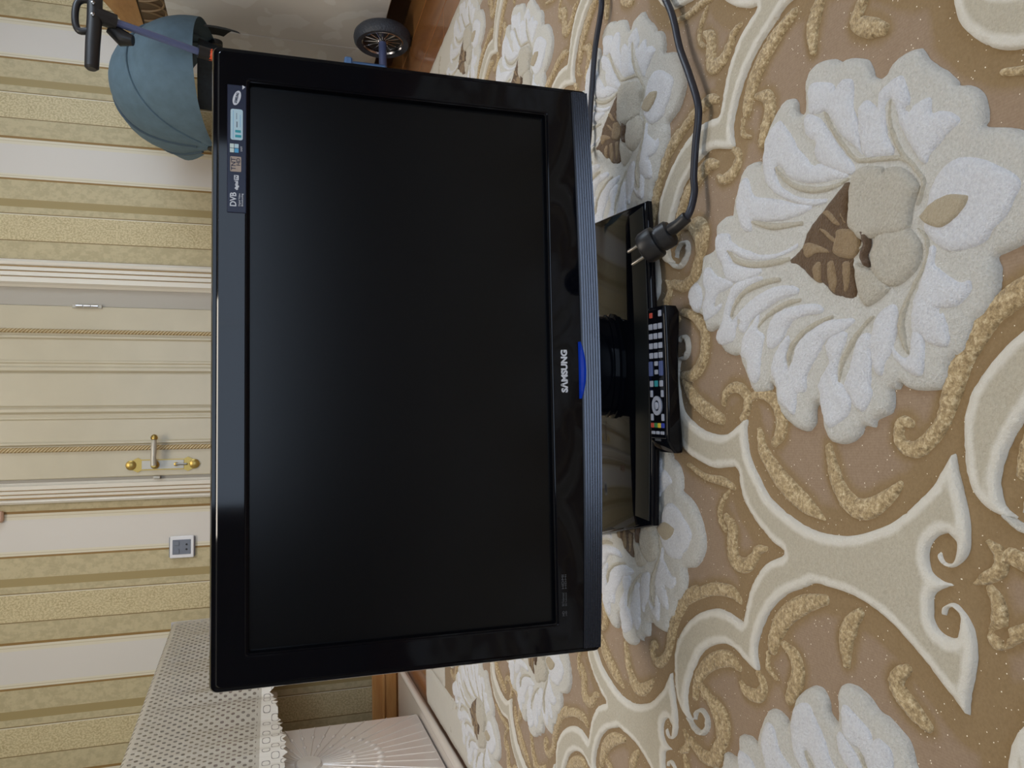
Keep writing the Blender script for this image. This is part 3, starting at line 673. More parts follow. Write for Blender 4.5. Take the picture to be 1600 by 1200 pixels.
RM = padmesh('ribbon', [patch(RB, RZ, .0050, .0035)], m_ribbon)
RG = [padmesh('ribbon_curl', [patch(q, RZ+.0005, .0062, .004, .004)], m_ring) for q in RINGS]
GM = [padmesh('gold_scroll', [patch(q, RZ, .0040, .007, .0042, rough=.0007, nsc=260) for q in g], m_gold) for g in GO]
SUB = [('petal', m) for m in PM]+[('petal_vein', m) for m in VM]+[('heart_streaks', H2)]+[('heart_swirl', m) for m in SM]+[('heart_stroke', MM), ('heart_outline', DM), ('petal_eye', EM)]
def joined(name, meshes):
    bm = bmesh.new(); mats = []
    nm = bpy.data.meshes.new(name)
    for m in meshes:
        if m.materials[0] not in mats: mats.append(m.materials[0]); nm.materials.append(m.materials[0])
        k = mats.index(m.materials[0]); n0 = len(bm.faces); bm.from_mesh(m); bm.faces.ensure_lookup_table()
        for f in bm.faces[n0:]: f.material_index = k
    bm.to_mesh(nm); bm.free(); return nm
FJ = joined('flower', [FM, HM]+[m for _, m in SUB])
def clip(mesh, lo, hi):
    bm = bmesh.new(); bm.from_mesh(mesh)
    for x_, s_ in ((lo, -1), (hi, 1)):
        bmesh.ops.bisect_plane(bm, geom=bm.verts[:]+bm.edges[:]+bm.faces[:], plane_co=(x_, 0, 0), plane_no=(s_, 0, 0), clear_outer=True)
    isl = []; seen = set()
    for v in bm.verts:
        if v in seen: continue
        st_ = [v]; grp = []
        seen.add(v)
        while st_:
            q_ = st_.pop(); grp.append(q_)
            for e in q_.link_edges:
                w_ = e.other_vert(q_)
                if w_ not in seen: seen.add(w_); st_.append(w_)
        isl.append(grp)
    if mesh.name.startswith('ribbon') and len(isl) > 1:
        isl.sort(key=len); bmesh.ops.delete(bm, geom=[v for g_ in isl[:-1] for v in g_], context='VERTS')
    nm = bpy.data.meshes.new(mesh.name); bm.to_mesh(nm); n = len(bm.faces); bm.free()
    for m in mesh.materials: nm.materials.append(m)
    return nm if n else None
def put(name, mesh, off, parent, base=(0, 0), **tags):
    xs = [v.co.x for v in mesh.vertices]; lo, hi = RX0+.03, RX1-.03
    gx0, gx1 = min(xs)+off[0]+base[0], max(xs)+off[0]+base[0]
    if gx1 < lo or gx0 > hi: return None
    if gx0 < lo or gx1 > hi:
        mesh = clip(mesh, lo-off[0]-base[0], hi-off[0]-base[0])
        if mesh is None: return None
    o = link(name, mesh, parent, **tags); o.location = (off[0], off[1], 0); return o
VIS = {(0,0), (.295,.469), (-.295,.469), (-.59,0), (.59,.938), (-.59,.938), (.885,1.407), (-.885,1.407)}
for j in range(-3, 5):
    for i in range(-3, 4):
        off = np.array((i*.59+(j % 2)*.295, j*.469))
        hx = .18+off[0]
        if -.74 < hx < 1.10 and off[1] < 1.9:
            vis = any(abs(off[0]-a) < .02 and abs(off[1]-b) < .02 for a, b in VIS)
            if vis:
                f = put('flower', FM, off, rug_ob)
                g = put('flower_heart', HM, (0, 0), f, base=off)
                for n_, m_ in SUB: put(n_, m_, (0, 0), f, base=off)
            else: put('flower', FJ, off, rug_ob)
        if -.5 < off[1]+.6 and off[1] < 1.75:
            put('ribbon', RM, off, rug_ob)
            for m_ in RG: put('ribbon_curl', m_, off, rug_ob)
            near = off[1] > -.5
            if near:
                for m_ in GM: put('gold_scroll', m_, off, rug_ob)

# ------------------------------------------------------------------ television
tv = thing('television', 'black flat screen television on a glossy stand in the middle of the carpet', 'television', (.1065, 1.0, 0), math.radians(-.9))
HWD = .4005; TB, TT = .0855, .596
def bow(x): return .011*(1-(x/HWD)**2)
def loopo(ins, y, r=.009):
    out = []
    for x, z in rrect(-HWD+ins, HWD-ins, TB+ins, TT-ins, max(r-ins*.5, .003), 5, 24, 12):
        if z < .12: z -= bow(x)*max(0, min(1, (.12-z)/.03))
        out.append((x, y, z))
    return out
SX, SZ0, SZ1 = .3545, .1545, .5505
def loopi(ins, y): return [(x, y, z) for x, z in rrect(-SX-ins, SX+ins, SZ0-ins, SZ1+ins, .003, 5, 24, 12)]
B().loft([loopo(.004, .034), loopo(.0, .030), loopo(0, .010), loopo(.0022, .0045), loopo(.006, .0042), loopo(.009, .0), loopo(.0098, 0), loopo(.0110, 0), loopi(.0060, 0), loopi(.0045, .0), loopi(.0036, .0004), loopi(.0030, .0016), loopi(.0012, .0018), loopi(0, .011)], False, False).build('bezel', m_black, tv, smooth=True)
B().loft([loopo(.0003, .0335), loopo(.0006, .040), loopo(.004, .043)], False, False).build('rim_edge', m_shellrim, tv, smooth=True)
bk = B().loft([loopo(.003, .036), loopo(.006, .050), [(x*.86, .085, .34+(z-.34)*.80) for x, y, z in loopo(.02, 0)], [(x*.80, .095, .34+(z-.34)*.74) for x, y, z in loopo(.02, 0)]], False, True).build('back_shell', m_tvback, tv, smooth=True)
sc = B().box(-SX-.001, SX+.001, .0105, .014, SZ0-.001, SZ1+.001).build('screen', m_screen, tv)
# bright thin line along the lower screen edge
B().tube([(-SX+.004, .0022, SZ0-.0035), (SX-.004, .0022, SZ0-.0035)], .0005, 6).build('screen_trim', m_steel, tv)
# speaker grille
ZG1 = .1145
def gz(x, t): top = ZG1-.007*(1-(x/HWD)**2); bot = TB+.004-bow(x); return top+(bot-top)*t
nx_g = 48; xs_ = [-.392+.784*i/nx_g for i in range(nx_g+1)]
gr = B().loft([[(x, y, gz(x, t)) for x in xs_] for t, y in ((0, .003), (.0, -.0015), (.12, -.0035), (.85, -.0035), (1, .0015), (1, .01))], False, False, False).build('speaker_grille', m_grille, tv, smooth=True)
for k in range(7):
    t = .10+.80*k/6; b = B()
    b.loft([[(x, -.0030-dy, gz(x, t)+dz) for x in xs_] for dz, dy in ((.0014, 0), (.0013, .0008), (-.0010, .0018), (-.0012, .0010), (-.0013, 0))], False, False, False)
    b.build('grille_rib', m_rib, gr, smooth=True)
# blue light bar
arc = [(-.040+.080*i/14) for i in range(15)]
B().loft([[(x-.0085, y, gz(x, 0)+.0042-f*(.0010+.0078*max(0, 1-(x/.041)**2))) for x in arc] for f, y in ((0, .0005), (.15, -.0046), (.6, -.0072), (1, -.0064), (1, 0))], False, False, False).build('power_light', m_blue, tv, smooth=True, label='glossy blue light bar')
TX = Matrix.Rotation(math.pi/2, 4, 'X')
text('SΛMSUNG', 'brand_lettering', m_print, tv, .0122, Matrix.Translation((-.0095, -.0002, .1330)) @ TX, bold=.0006, width=.0600)
for xx, ww, s_ in ((-.343, .0065, 'HD'), (-.324, .018, 'SRS TruSurround'), (-.300, .019, 'HDMI')):
    text(s_, 'small_logo', m_greyp, tv, .0048, Matrix.Translation((xx, -.0002, .1425)) @ TX, width=ww)
    text(s_, 'small_logo', m_greyp, tv, .0030, Matrix.Translation((xx, -.0002, .1385)) @ TX, width=ww)
# sticker strip under the top edge
sk = B().box(.186, .3495, -.0012, .002, .5548, .5775, .0008).build('sticker_strip', m_sticker, tv)
def P_(x): return x
def flat(name, mat, x0, x1, z0, z1, r=.001, d=.0016): B().loft([[(x, y, z) for x, z in rrect(x0, x1, z0, z1, r, 3, 2, 2)] for y in (-.0010, -d)], False, True).build(name, mat, sk)
el = [(.3325+.0098*math.cos(a)*math.cos(.28)-.0042*math.sin(a)*math.sin(.28)*-1, .5662+.0098*math.cos(a)*-math.sin(.28)+.0042*math.sin(a)) for a in [2*math.pi*i/28 for i in range(28)]]
B().loft([[(x, y, z) for x, z in el] for y in (-.0010, -.0017)], False, True).build('oval_logo', m_print, sk)
text('SΛMSUNG', 'oval_lettering', m_navyp, sk, .0042, Matrix.Translation((.3325, -.0018, .5662)) @ TX @ Matrix.Rotation(-.22, 4, 'Z'), bold=.00012, width=.0135)
flat('energy_label', m_paleb, .2785, .3180, .5590, .5735, .0024)
flat('label_block', m_teal, .2818, .2850, .5607, .5680, .0004, .0019); flat('label_block', m_teal, .2880, .2912, .5612, .5680, .0004, .0019)
flat('label_line', m_sky, .2800, .3160, .5700, .5704, .0001, .0018)
flat('label_line', m_navyp, .2945, .3020, .5655, .5664, .0002, .0018); flat('label_line', m_navyp, .3050, .3130, .5660, .5665, .0002, .0018); flat('label_line', m_sky, .2950, .3110, .5618, .5622, .0001, .0018)
for a_, b_, m_ in ((.2623, .5695, m_palep), (.2682, .5695, m_palep), (.2623, .5640, m_sky), (.2682, .5640, m_paleb)): flat('colour_square', m_, a_, a_+.0052, b_-.0001, b_+.0047, .0003)
text('EASY', 'square_caption', m_print, sk, .0030, Matrix.Translation((.2675, -.0016, .5605)) @ TX)
flat('beige_label', m_beige, .2380, .2572, .5608, .5738, .0012)
text('TNT', 'label_lettering', m_navyp, sk, .0078, Matrix.Translation((.2476, -.0018, .5698)) @ TX, width=.016); text('HD', 'label_lettering', m_navyp, sk, .0068, Matrix.Translation((.2505, -.0018, .5640)) @ TX, width=.009)
text('digital', 'digital_lettering', m_print, sk, .0052, Matrix.Translation((.2205, -.0014, .5662)) @ TX, bold=.00025, width=.0115)
flat('tv_box', m_print, .2272, .2336, .5637, .5692, .0006); text('TV', 'box_lettering', m_sticker, sk, .0042, Matrix.Translation((.2304, -.0018, .5664)) @ TX, bold=.0001)
text('DVB', 'standard_lettering', m_print, sk, .0105, Matrix.Translation((.2025, -.0014, .5698)) @ TX, bold=.0002, width=.0175)
text('Digital Video', 'standard_caption', m_print, sk, .0032, Matrix.Translation((.2025, -.0014, .5628)) @ TX, width=.016); text('Broadcasting', 'standard_caption', m_print, sk, .0032, Matrix.Translation((.2025, -.0014, .5595)) @ TX, width=.016)
B().loft([[(.3475, y, .5562), (.3495, y, .5596), (.3440, y, .5596)] for y in (-.0010, -.0018)], False, True).build('sticker_corner', m_print, sk)
# stand: the foot is a tapered slab with a slightly bowed front
BZ = .0245
def foot(ins, z):
    pts = []
    fl_, fr_, bl_, br_ = (-.2225, -.064), (.2185, -.072), (-.262, .150), (.240, .150)
    nb = 16
    front = [(fl_[0]+(fr_[0]-fl_[0])*i/nb, fl_[1]+(fr_[1]-fl_[1])*i/nb-.009*(1-(2*i/nb-1)**2)) for i in range(nb+1)]
    c = front+[br_, bl_]
    cx = sum(p[0] for p in c)/len(c)
    out = []
    for x, y in c:
        sx_ = (abs(x-cx)-ins)/abs(x-cx) if abs(x-cx) > ins*2 else 1
        yy = y+ins if y < 0 else y-ins
        out.append((cx+(x-cx)*sx_, yy, z))
    return out
fb = B().loft([foot(.004, BZ), foot(0, BZ+.003), foot(0, BZ+.0095), foot(.002, BZ+.0125), foot(.0042, BZ+.0135)], True, True).build('stand_base', m_black, tv, smooth=True)
fr0 = foot(.006, 0)[:17]
B().loft([[(x, y+.0, BZ+.0132) for x, y, z in fr0], [(x, y+.001, BZ+.0142) for x, y, z in fr0], [(x*.985, y+.040, BZ+.0148) for x, y, z in fr0], [(x*.985, y+.041, BZ+.0132) for x, y, z in fr0]], False, False, False).build('mesh_strip', m_mesh, fb, smooth=True)
nk = []
def ell(rx, ry, z, cy=.045): return [(.002+rx*math.cos(a), cy+ry*math.sin(a), z) for a in [2*math.pi*k/40 for k in range(40)]]
ne = B().loft([ell(.078, .040, BZ+.013), ell(.0785, .0405, BZ+.017), ell(.074, .036, BZ+.019), ell(.074, .036, .0485), ell(.0765, .0385, .0495), ell(.0765, .0385, .0515), ell(.074, .036, .0525), ell(.074, .036, .10)]).build('stand_neck', m_black, tv, smooth=True)

# ------------------------------------------------------------------ remote control
rc = thing('remote_control', 'black remote control with grey keys lying in front of the television stand', 'remote', (.076, .891, .0245), math.radians(-3.2))
rc.rotation_euler = (math.radians(3), math.radians(-1.0), math.radians(-3.2))
RL, RW = .0945, .0225
loops = []
for i in range(25):
    u = -1+2*i/24; x = RL*u
    th = .021 + .006*max(0, -u-.2)                       # heel is thicker on the left
    top = .0235 - (.012*max(0, (-u-.80)/.2)**1.7)         # rounded nose at the heel end
    bot = .0 + .0035*math.cos(u*math.pi*.9)*.8 + (.004*max(0, (u-.93)/.07))
    hw = RW*(1-.10*max(0, (-u-.9)/.1)**2-.06*max(0, (u-.95)/.05)**2)*(1+.06*math.cos(u*2.4))
    l = []
    for cy, cz, a0 in ((hw-.004, top-.004, 0), (-hw+.004, top-.004, 90), (-hw*.86+.005, bot+.005, 180), (hw*.86-.005, bot+.005, 270)):
        for k in range(4):
            a = math.radians(a0+30*k); rr = .004 if a0 < 180 else .005
            l.append((x, cy+rr*math.cos(a), cz+rr*math.sin(a)))
    loops.append(l)
B().loft(loops).build('body', m_black, rc, smooth=True)
B().box(-RL*.80, RL*.97, -RW+.0045, RW-.0045, .0228, .0241, .0006).build('face_plate', m_black, rc)
def key(name, mat, x, y, lx, ly, z=.0236, h=.0018): B().box(x-lx/2, x+lx/2, y-ly/2, y+ly/2, z, z+h, .0007).build(name, mat, rc)
# local x: + is the power-key end, local y: - is the side facing the camera
key('power_key', m_keyr, .084, .010, .007, .007); key('source_key', m_key, .085, -.012, .008, .007)
for r_ in range(4):
    for c_ in range(3): key('number_key', m_key, .069-r_*.0125, .0115-c_*.0115, .0075, .0088)
for y_ in (.0125, -.0125): key('rocker_key', m_keyb, .0145, y_, .019, .0085, h=.0026)
key('mute_key', m_key, .021, 0, .006, .008); key('list_key', m_key, .010, 0, .006, .008)
for y_, m_ in ((.0125, m_key), (.001, m_keyt), (-.0115, m_key)): key('menu_key', m_, -.005, y_, .008, .008)
for x_, y_ in ((-.018, .013), (-.018, -.013), (-.0485, .013), (-.0485, -.013)): key('corner_key', m_key, x_, y_, .009, .006)
ringp = [[(-.0335+r_*math.cos(a), r_*.92*math.sin(a), z_) for a in [2*math.pi*k/28 for k in range(28)]] for r_, z_ in ((.0125, .0238), (.0125, .0258), (.0070, .0258), (.0070, .0238))]
B().loft(ringp, False, False).build('direction_ring', m_key, rc, smooth=True)
B().lathe([(.0048, 0), (.0048, .0024), (.003, .003)], 20, Matrix.Translation((-.0335, 0, .0236))).build('select_key', m_key, rc, smooth=True)
for y_, m_ in ((.0125, m_keyr), (.0042, m_keyg), (-.0042, m_keyy), (-.0125, m_keyu)): key('colour_key', m_, -.0590, y_, .0062, .0074)
for y_ in (.011, 0, -.011): key('play_key', m_key, -.0685, y_, .0042, .0085)
text('SΛMSUNG', 'brand_print', m_greyp, rc, .0042, Matrix.Translation((-.0775, .001, .02415)) @ Matrix.Rotation(math.pi/2*-1+math.pi/2, 4, 'Z') @ Matrix.Rotation(math.pi/2, 4, 'Z'), width=.014)

# ------------------------------------------------------------------ power cable
def onz(px, py, z):
    d = FW + RT*((1200-py)-600)/FPX - UP*(px-800)/FPX
    return CAM + d*(z-CAM[2])/d[2]
pc = thing('power_cable', 'black power cable looping over the carpet with its plug on the stand', 'cable', (0, 0, 0))
pts = [(.42, 1.09, .10), (.455, 1.12, .05), (.475, 1.125, .033)]
pts += [tuple(onz(*p, .0290)) for p in [(924,150),(930,75),(940,0)]]
_a = onz(940, 0, .027); _b = onz(1040, 0, .025)
pts += [tuple(_a+np.array((.05, .04, 0))), tuple((_a+_b)/2+np.array((.17, .05, 0))), tuple(_b+np.array((.07, .045, 0)))]
pts += [tuple(onz(*p, .0285)) for p in [(1040,0),(1052,30),(1062,75),(1077,117),(1090,160),(1091,187),(1087,225),(1084,275),(1085,300)]]
pts += [tuple(onz(1078,330,.036)), tuple(onz(1066,347,.041)), tuple(onz(1050,358,.046))]
CP = catmull(pts, 8)
B().tube(CP, .0046, 10).build('cord', m_cord, pc, smooth=True)
e0 = Vector(onz(1050,362,.040)); e1 = e0+Vector((-.34, .60, .50)); ax = (e1-e0).normalized()
Rq = ax.to_track_quat('Z', 'Y').to_matrix().to_4x4(); TP = Matrix.Translation(e0) @ Rq @ Matrix.Scale(1.15, 4); Lp = (e1-e0).length
pl = B().lathe([(.004, -.001), (.0125, .000), (.0150, .003), (.0150, .015), (.0128, .0155), (.0128, .0185), (.0178, .0190), (.0186, .022), (.0182, .034), (.0160, .038), (.0120, .0395), (.0110, .036)], 32, TP).build('plug', m_blackm, pc, smooth=True)
for s_ in (-1, 1): B().lathe([(.0023, .03), (.0023, .0545), (.0012, .0565)], 10, TP @ Matrix.Translation((s_*.0095, 0, 0))).build('pin', m_steel, pl, smooth=True)
B().box(-.0045, .0045, .0125, .0158, .004, .013, .001, TP @ Matrix.Rotation(math.radians(200), 4, 'Z')).build('grip_tab', m_socketg, pl)
q0 = onz(1050,358,.046); q1 = onz(1060,351,.044); q2 = onz(1073,339,.039)
B().tube(catmull([tuple(q0), tuple(q1), tuple(q2)], 6), [.0085, .0084, .0082, .0080, .0078, .0076, .0075, .0074, .0074, .0075, .0076, .0076, .0072], 12).build('strain_relief', m_blackm, pl, smooth=True)

# ------------------------------------------------------------------ stroller
sr = thing('stroller', 'slate blue stroller with black push handle standing by the striped wall', 'stroller', (1.365, 2.86, 0), math.radians(2))
# local axes: x across, +y forward (away from the camera), z up
def wheel(x, y, r, wd, nm):
    Tw = Matrix.Translation((x, y, r)) @ Matrix.Rotation(math.pi/2, 4, 'Y')
    ty_ = [(r-.030, -wd*.42), (r-.012, -wd*.5), (r-.003, -wd*.30), (r, 0), (r-.003, wd*.30), (r-.012, wd*.5), (r-.030, wd*.42)]
    wo = B().lathe(ty_+[ty_[0]], 48, Tw, False).build(nm, m_tyre, sr, smooth=True)
    B().lathe([(r-.029, -wd*.36), (r-.034, -wd*.42), (r-.037, -wd*.30), (r-.033, 0), (r-.037, wd*.30), (r-.034, wd*.42), (r-.029, wd*.36)], 48, Tw, False).build('wheel_rim', m_chrome, wo, smooth=True)
    for k in range(28):
        a = 2*math.pi*k/28; s_ = 1 if k % 2 else -1
        B().tube([Tw @ Vector((.016*math.cos(a), .016*math.sin(a), s_*.010)), Tw @ Vector(((r-.035)*math.cos(a+.12), (r-.035)*math.sin(a+.12), s_*.004))], .0019, 5).build('spoke', m_chrome, wo)
    B().lathe([(.006, -.022), (.019, -.020), (.019, .020), (.006, .022)], 20, Tw).build('wheel_hub', m_chrome, wo, smooth=True)
    B().lathe([(.0, -.006), (r-.036, -.006), (r-.036, -.003), (0, -.003)], 30, Tw, False).build('wheel_disc', m_blackm, wo)
    return wo
wheel(.225, .045, .112, .052, 'rear_wheel'); wheel(-.225, .045, .112, .052, 'rear_wheel'); wheel(0, .46, .125, .05, 'front_wheel')
B().tube([(-.20, .045, .112), (.205, .045, .112)], .0155, 14).build('rear_axle', m_frame, sr, smooth=True)
B().box(.082, .108, .02, .06, .10, .255, .008).build('axle_bracket', m_frame2, sr); B().box(-.108, -.082, .02, .06, .10, .255, .008).build('axle_bracket', m_frame2, sr)
B().tube([(0, .06, .24), (0, .28, .27), (0, .43, .33)], .02, 12).build('main_tube', m_frame2, sr, smooth=True)
B().tube([(0, .40, .62), (0, .43, .33), (0, .46, .125)], .016, 12).build('front_fork', m_frame2, sr, smooth=True)
B().tube([(-.03, -.02, .14), (-.035, -.09, .45), (-.038, -.15, .68)], .017, 12).build('rear_tube', m_frame, sr, smooth=True)
B().box(-.10, .10, -.02, .03, .235, .265, .006).build('cross_bar', m_frame2, sr)
# seat shell
shell = []
for i in range(9):
    v = i/8; z = .36+.42*v; y = .16-.12*v**1.3; wdt = .080+.055*v
    shell.append([(wdt*math.sin(a)*1.0, y-.075*math.cos(a)+.02, z) for a in [math.radians(-85+170*k/14) for k in range(15)]])
B().loft(shell, False, False, False).build('seat_back', m_seat, sr, smooth=True)
B().box(-.085, .085, .05, .33, .34, .39, .02).build('seat_cushion', m_seat, sr, smooth=True)
# canopy: ribs fan out around a pivot line across the seat
PZ, PY = .735, .21
def rib(th, k, R_, hw_, lift=0):
    """point k (0..1) on a rib tilted by th from straight back"""
    a = math.pi*k; e = math.sin(a)**.62
    rr = R_*e
    return (-hw_*math.cos(a)*(1-.05*e), PY-rr*math.cos(th), PZ+rr*math.sin(th)+lift*e)
def shellpt(ths, nk=24, R_=.355, hw_=.212, puff=0):
    return [[rib(t, .0+k/nk, R_*(1+puff*math.sin(math.pi*i/(len(ths)-1))), hw_*(1+puff*.5*math.sin(math.pi*i/(len(ths)-1)))) for k in range(nk+1)] for i, t in enumerate(ths)]
sec = [(8, 50), (50, 92), (92, 134)]
for i, (a, b) in enumerate(sec):
    B().grid(shellpt([math.radians(a+(b-a)*k/8) for k in range(9)], puff=.035)).build('canopy_panel', m_canopy, sr, smooth=2)
for a in (50, 92, 134): B().tube([rib(math.radians(a), .02+.96*k/26, .358, .213) for k in range(27)], .0055, 8).build('canopy_rib', m_canopy2 if a != 50 else m_canopy, sr, smooth=True)
B().grid([[rib(math.radians(134+18*i/4), .03+.94*k/24, .357+.045*i/4, .212) for k in range(25)] for i in range(5)]).build('canopy_peak', m_canopy, sr, smooth=2)
for s_ in (-1, 1): B().lathe([(.026, -.01), (.026, .01)], 20, Matrix.Translation((s_*.208, PY, PZ)) @ Matrix.Rotation(math.pi/2, 4, 'Y')).build('pivot', m_blackm, sr, smooth=True)
B().grid([[rib(math.radians(t), .74+.22*k/6, .30, .205) for k in range(7)] for t in (-24, -14, -4, 6)]).build('canopy_side_flap', m_seat, sr, smooth=2)
# push handle
h0, h1 = Vector((-.040, -.165, .735)), Vector((-.030, -.292, 1.022))
B().tube([h0, h1], .0155, 12, flat=.75).build('handle_stem', m_frame, sr, smooth=True)
B().tube([h0-Vector((0, -.02, .06)), h0+(h1-h0)*.10], .021, 12).build('stem_clamp', m_blackm, sr, smooth=True)
B().lathe([(.020, -.006), (.020, .006)], 14, Matrix.Translation(h0-Vector((0, .0, .012)))).build('lock_ring', m_orange, sr, smooth=True)
g0 = h1+(h1-h0).normalized()*.030
B().tube([h1-(h1-h0).normalized()*.03, g0], [.024, .026], 12).build('handle_joint', m_blackm, sr, smooth=True)
hb = B().tube([g0+Vector((x_, 0, z_)) for x_, z_ in ((-.178, .004), (-.172, .004), (-.10, .003), (-.02, .0), (.06, 0), (.14, .003), (.178, .004))], [.014, .0205, .0215, .022, .022, .0215, .015], 16).build('handlebar', m_blackm, sr, smooth=True)
B().tube(catmull([tuple(g0+Vector((x_, -.004, z_))) for x_, z_ in ((-.055, .010), (-.060, .040), (-.030, .052), (.02, .050), (.040, .036), (.044, .010))], 5), .0105, 10).build('brake_loop', m_blackm, hb, smooth=True)
for x_ in (-.012, .026): B().lathe([(.006, 0), (.006, .003), (.002, .005)], 10, Matrix.Translation(g0+Vector((x_, -.022, 0))) @ Matrix.Rotation(math.pi/2, 4, 'X')).build('screw', m_steel, hb, smooth=True)
B().tube([h1+Vector((-.012, .03, -.01)), h1+Vector((-.04, .035, -.045)), h1+Vector((-.045, .03, -.075))], [.02, .026, .016], 10).build('joint_cover', m_blackm, sr, smooth=True)

# ------------------------------------------------------------------ white cabinet on the right
cb = thing('sideboard', 'pearl white sideboard with carved brown frieze and wooden crest by the right wall', 'cabinet', (1.70, 0, 0))
cb_end = YF-.03
B().box(.004, .62, 1.65, cb_end, .092, .915, .003).build('body', m_gap, cb)
B().box(.05, .60, 1.70, cb_end-.03, 0, .092).build('toe_kick', m_toe, cb)
ys = [1.65, 2.15, 2.66, 3.195, cb_end]
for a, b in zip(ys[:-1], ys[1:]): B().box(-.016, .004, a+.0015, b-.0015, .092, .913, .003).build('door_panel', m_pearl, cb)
fz = B().box(-.004, .60, 1.66, cb_end, .915, 1.015).build('frieze', m_carved, cb)
for k in range(26):
    yc = 1.70+k*.07
    if yc+.07 > cb_end: break
    for s_ in (0, 1):
        P3 = [(-.006, yc+.07*math.sin(t)*(1 if s_ else -1)+.035, .918+.093*(1-math.cos(t))/1.0*.98 if t < 1.6 else 0) for t in [1.55*i/8 for i in range(9)]]
        B().tube(P3, .0045, 6).build('carved_arc', m_carved2, fz, smooth=True)
crest = [(1.66, 1.015), (cb_end, 1.015), (cb_end, 1.03), (3.40, 1.045), (3.25, 1.085), (3.12, 1.125), (2.98, 1.165), (2.80, 1.20), (2.55, 1.22), (2.30, 1.20), (2.1, 1.15), (1.9, 1.08), (1.66, 1.04)]
B().loft([[(x_, y, z) for y, z in crest] for x_ in (-.01, .05)]).build('crest_board', m_crest, cb)

# ------------------------------------------------------------------ chest with bedding under lace on the left
ch = thing('tin_chest', 'white enamelled chest with raised starburst beneath the lace cover', 'chest', (-.95, 2.0, 0))
B().box(-.52, 0, -.75, .77, .035, .50, .004).build('body', m_chest, ch)
B().box(-.50, .030, -.80, 1.25, .0, .030, .004).build('plinth', m_chestb, ch)
B().tube([(.040, -.80, .030), (.052, .2, .030), (.044, 1.22, .030)], .013, 12).build('plinth_rail', m_chestb, ch, smooth=True)
B().box(-.54, -.06, -.78, 1.42, .505, .535, .004).build('shelf_board', m_chestb, ch)
B().box(-.40, -.34, 1.30, 1.36, .03, .505, .004).build('leg', m_chestb, ch)
cy_, cz_ = .46, .425-.155+.15
B().lathe([(.0, 0), (.055, .0), (.05, .006), (.0, .009)], 28, Matrix.Translation((0, cy_, cz_)) @ Matrix.Rotation(math.pi/2, 4, 'Y') @ Matrix.Scale(.7, 4, (1, 0, 0))).build('boss', m_chest2, ch, smooth=True)
rays = 40
rb_ = B()
def clipray(a):
    c, s_ = math.cos(a), math.sin(a); L = 9
    for lim, v in ((.305, c), (-.305+0, -c)): 
        if v > 1e-6: L = min(L, .305/v)
    if s_ > 1e-6: L = min(L, (.495-cz_)/s_)
    if s_ < -1e-6: L = min(L, (cz_-.045)/-s_)
    return L
for k in range(rays):
    a = 2*math.pi*k/rays+.05; L = clipray(a); c, s_ = math.cos(a), math.sin(a)
    r0 = .058*math.sqrt((c)**2+(s_*.7)**2)
    if L > r0+.01: B().tube([(.0, cy_+c*r0, cz_+s_*r0), (.0, cy_+c*L, cz_+s_*L)], .0024, 6).build('ray', m_chest2, ch, smooth=True)
    for rr, ln in ((.135, .012), (.215, .014)):
        if k % 2 == (rr > .2) or True:
            if rr+ln < L:
                Tb = Matrix.Translation((.001, cy_+c*rr, cz_+s_*rr)) @ Matrix.Rotation(a, 4, 'X') @ Matrix.Rotation(-math.pi/2, 4, 'X')
                if (rr < .2) == (k % 2 == 0) or rr > .2: B().lathe([(.0005, -ln), (.0045, -ln*.5), (.0060, 0), (.0045, ln*.5), (.0005, ln)], 8, Tb).build('bead', m_chest2, ch, smooth=True)
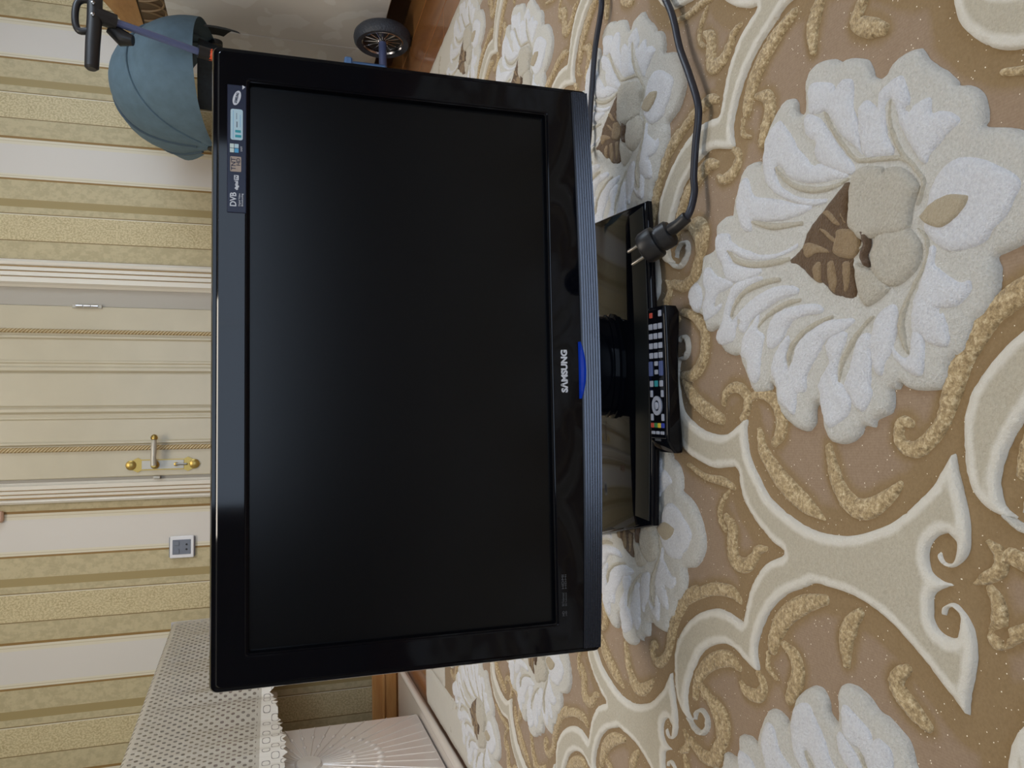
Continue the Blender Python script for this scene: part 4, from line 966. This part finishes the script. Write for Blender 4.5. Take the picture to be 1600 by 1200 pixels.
# quilts
qt = .535
def edge_x(y): return -.875+(y-2.47)*.20
names = ('taupe', 'rose', 'sand', 'grey')
for k in range(4):
    th = .082; z0 = qt+.001
    def prof(ins):
        y0, y1 = 1.45+ins, 3.38-ins; return [(edge_x(y0)-.05-ins, y0), (edge_x(y1)-.06-ins, y1), (-1.42+ins, y1), (-1.42+ins, y0)]
    dz = lambda y: 0
    q = B().loft([[(x_, y, z_) for x_, y in prof(i_)] for i_, z_ in ((.015, z0), (.004, z0+.015), (0, z0+.04), (.004, z0+.066), (.015, z0+th-.001))]).build('folded_quilt', m_quilt[k], None, smooth=True)
    q['label'] = 'folded %s quilt in the stack under the lace cover, %s of four' % (names[k], ('lowest', 'second', 'third', 'topmost')[k]); q['category'] = 'quilt'; q['group'] = 'quilts stacked on the chest'
    qt += th
# lace cover
lc = thing('lace_cover', 'white lace cloth under clear film draped over the stacked quilts', 'tablecloth', (0, 0, 0))
ny, nt = 150, 22
ztop = lambda y: .945-(y-2.2)*.028 if y > 2.2 else .945
rows = []; uvs = []
for j in range(nt+1):
    t = j/nt; row = []
    for i in range(ny+1):
        y = 1.45+(3.40-1.45)*i/ny
        zt = ztop(y)-.022; zb = .503+.010*math.sin(y*7)+.022*max(0, min(1, (y-2.45)/.3))
        if j == nt: zb -= .018*abs(((y/.030) % 1)*2-1)-.004
        z = zt+(zb-zt)*t
        fold = .010*t*math.sin(y*34+2*math.sin(y*9))+.004*math.sin(y*80+z*6)*t
        row.append((edge_x(y)+fold-.012*math.sin(math.pi*min(t*3, 1))*0, y+.02*t*math.sin(y*17), z)); uvs.append((y, (zt-z)*.40/(zt-.503)))
    rows.append(row)
topr = []
for j, (dx, dz) in enumerate(((-.55, .022), (-.30, .022), (-.12, .022), (-.03, .0215), (-.010, .017), (-.002, .008))):
    topr.append([(edge_x(1.45+1.95*i/ny)+dx, 1.45+1.95*i/ny, ztop(1.45+1.95*i/ny)-.022+dz) for i in range(ny+1)])
bL = B().grid(topr+rows[:]); uvt = []
for dx in (-.55, -.30, -.12, -.03, -.010, -.002): uvt += [(1.45+1.95*i/ny, dx) for i in range(ny+1)]
alluv = uvt+uvs
lo = bL.build('drape', m_lace, lc, smooth=2)
ul = lo.data.uv_layers.new(name='UVMap')
for lp in lo.data.loops: ul.data[lp.index].uv = alluv[lp.vertex_index]
# far end of the cover, turned down
B().grid([[(edge_x(3.40)-.55+.55*i/20, 3.402+.004*k, ztop(3.40)-.02*k*k*.25-.0) for i in range(21)] for k in range(8)]).build('end_fold', plain('lace hem white', srgb(232,230,226), .5), lc, smooth=2)
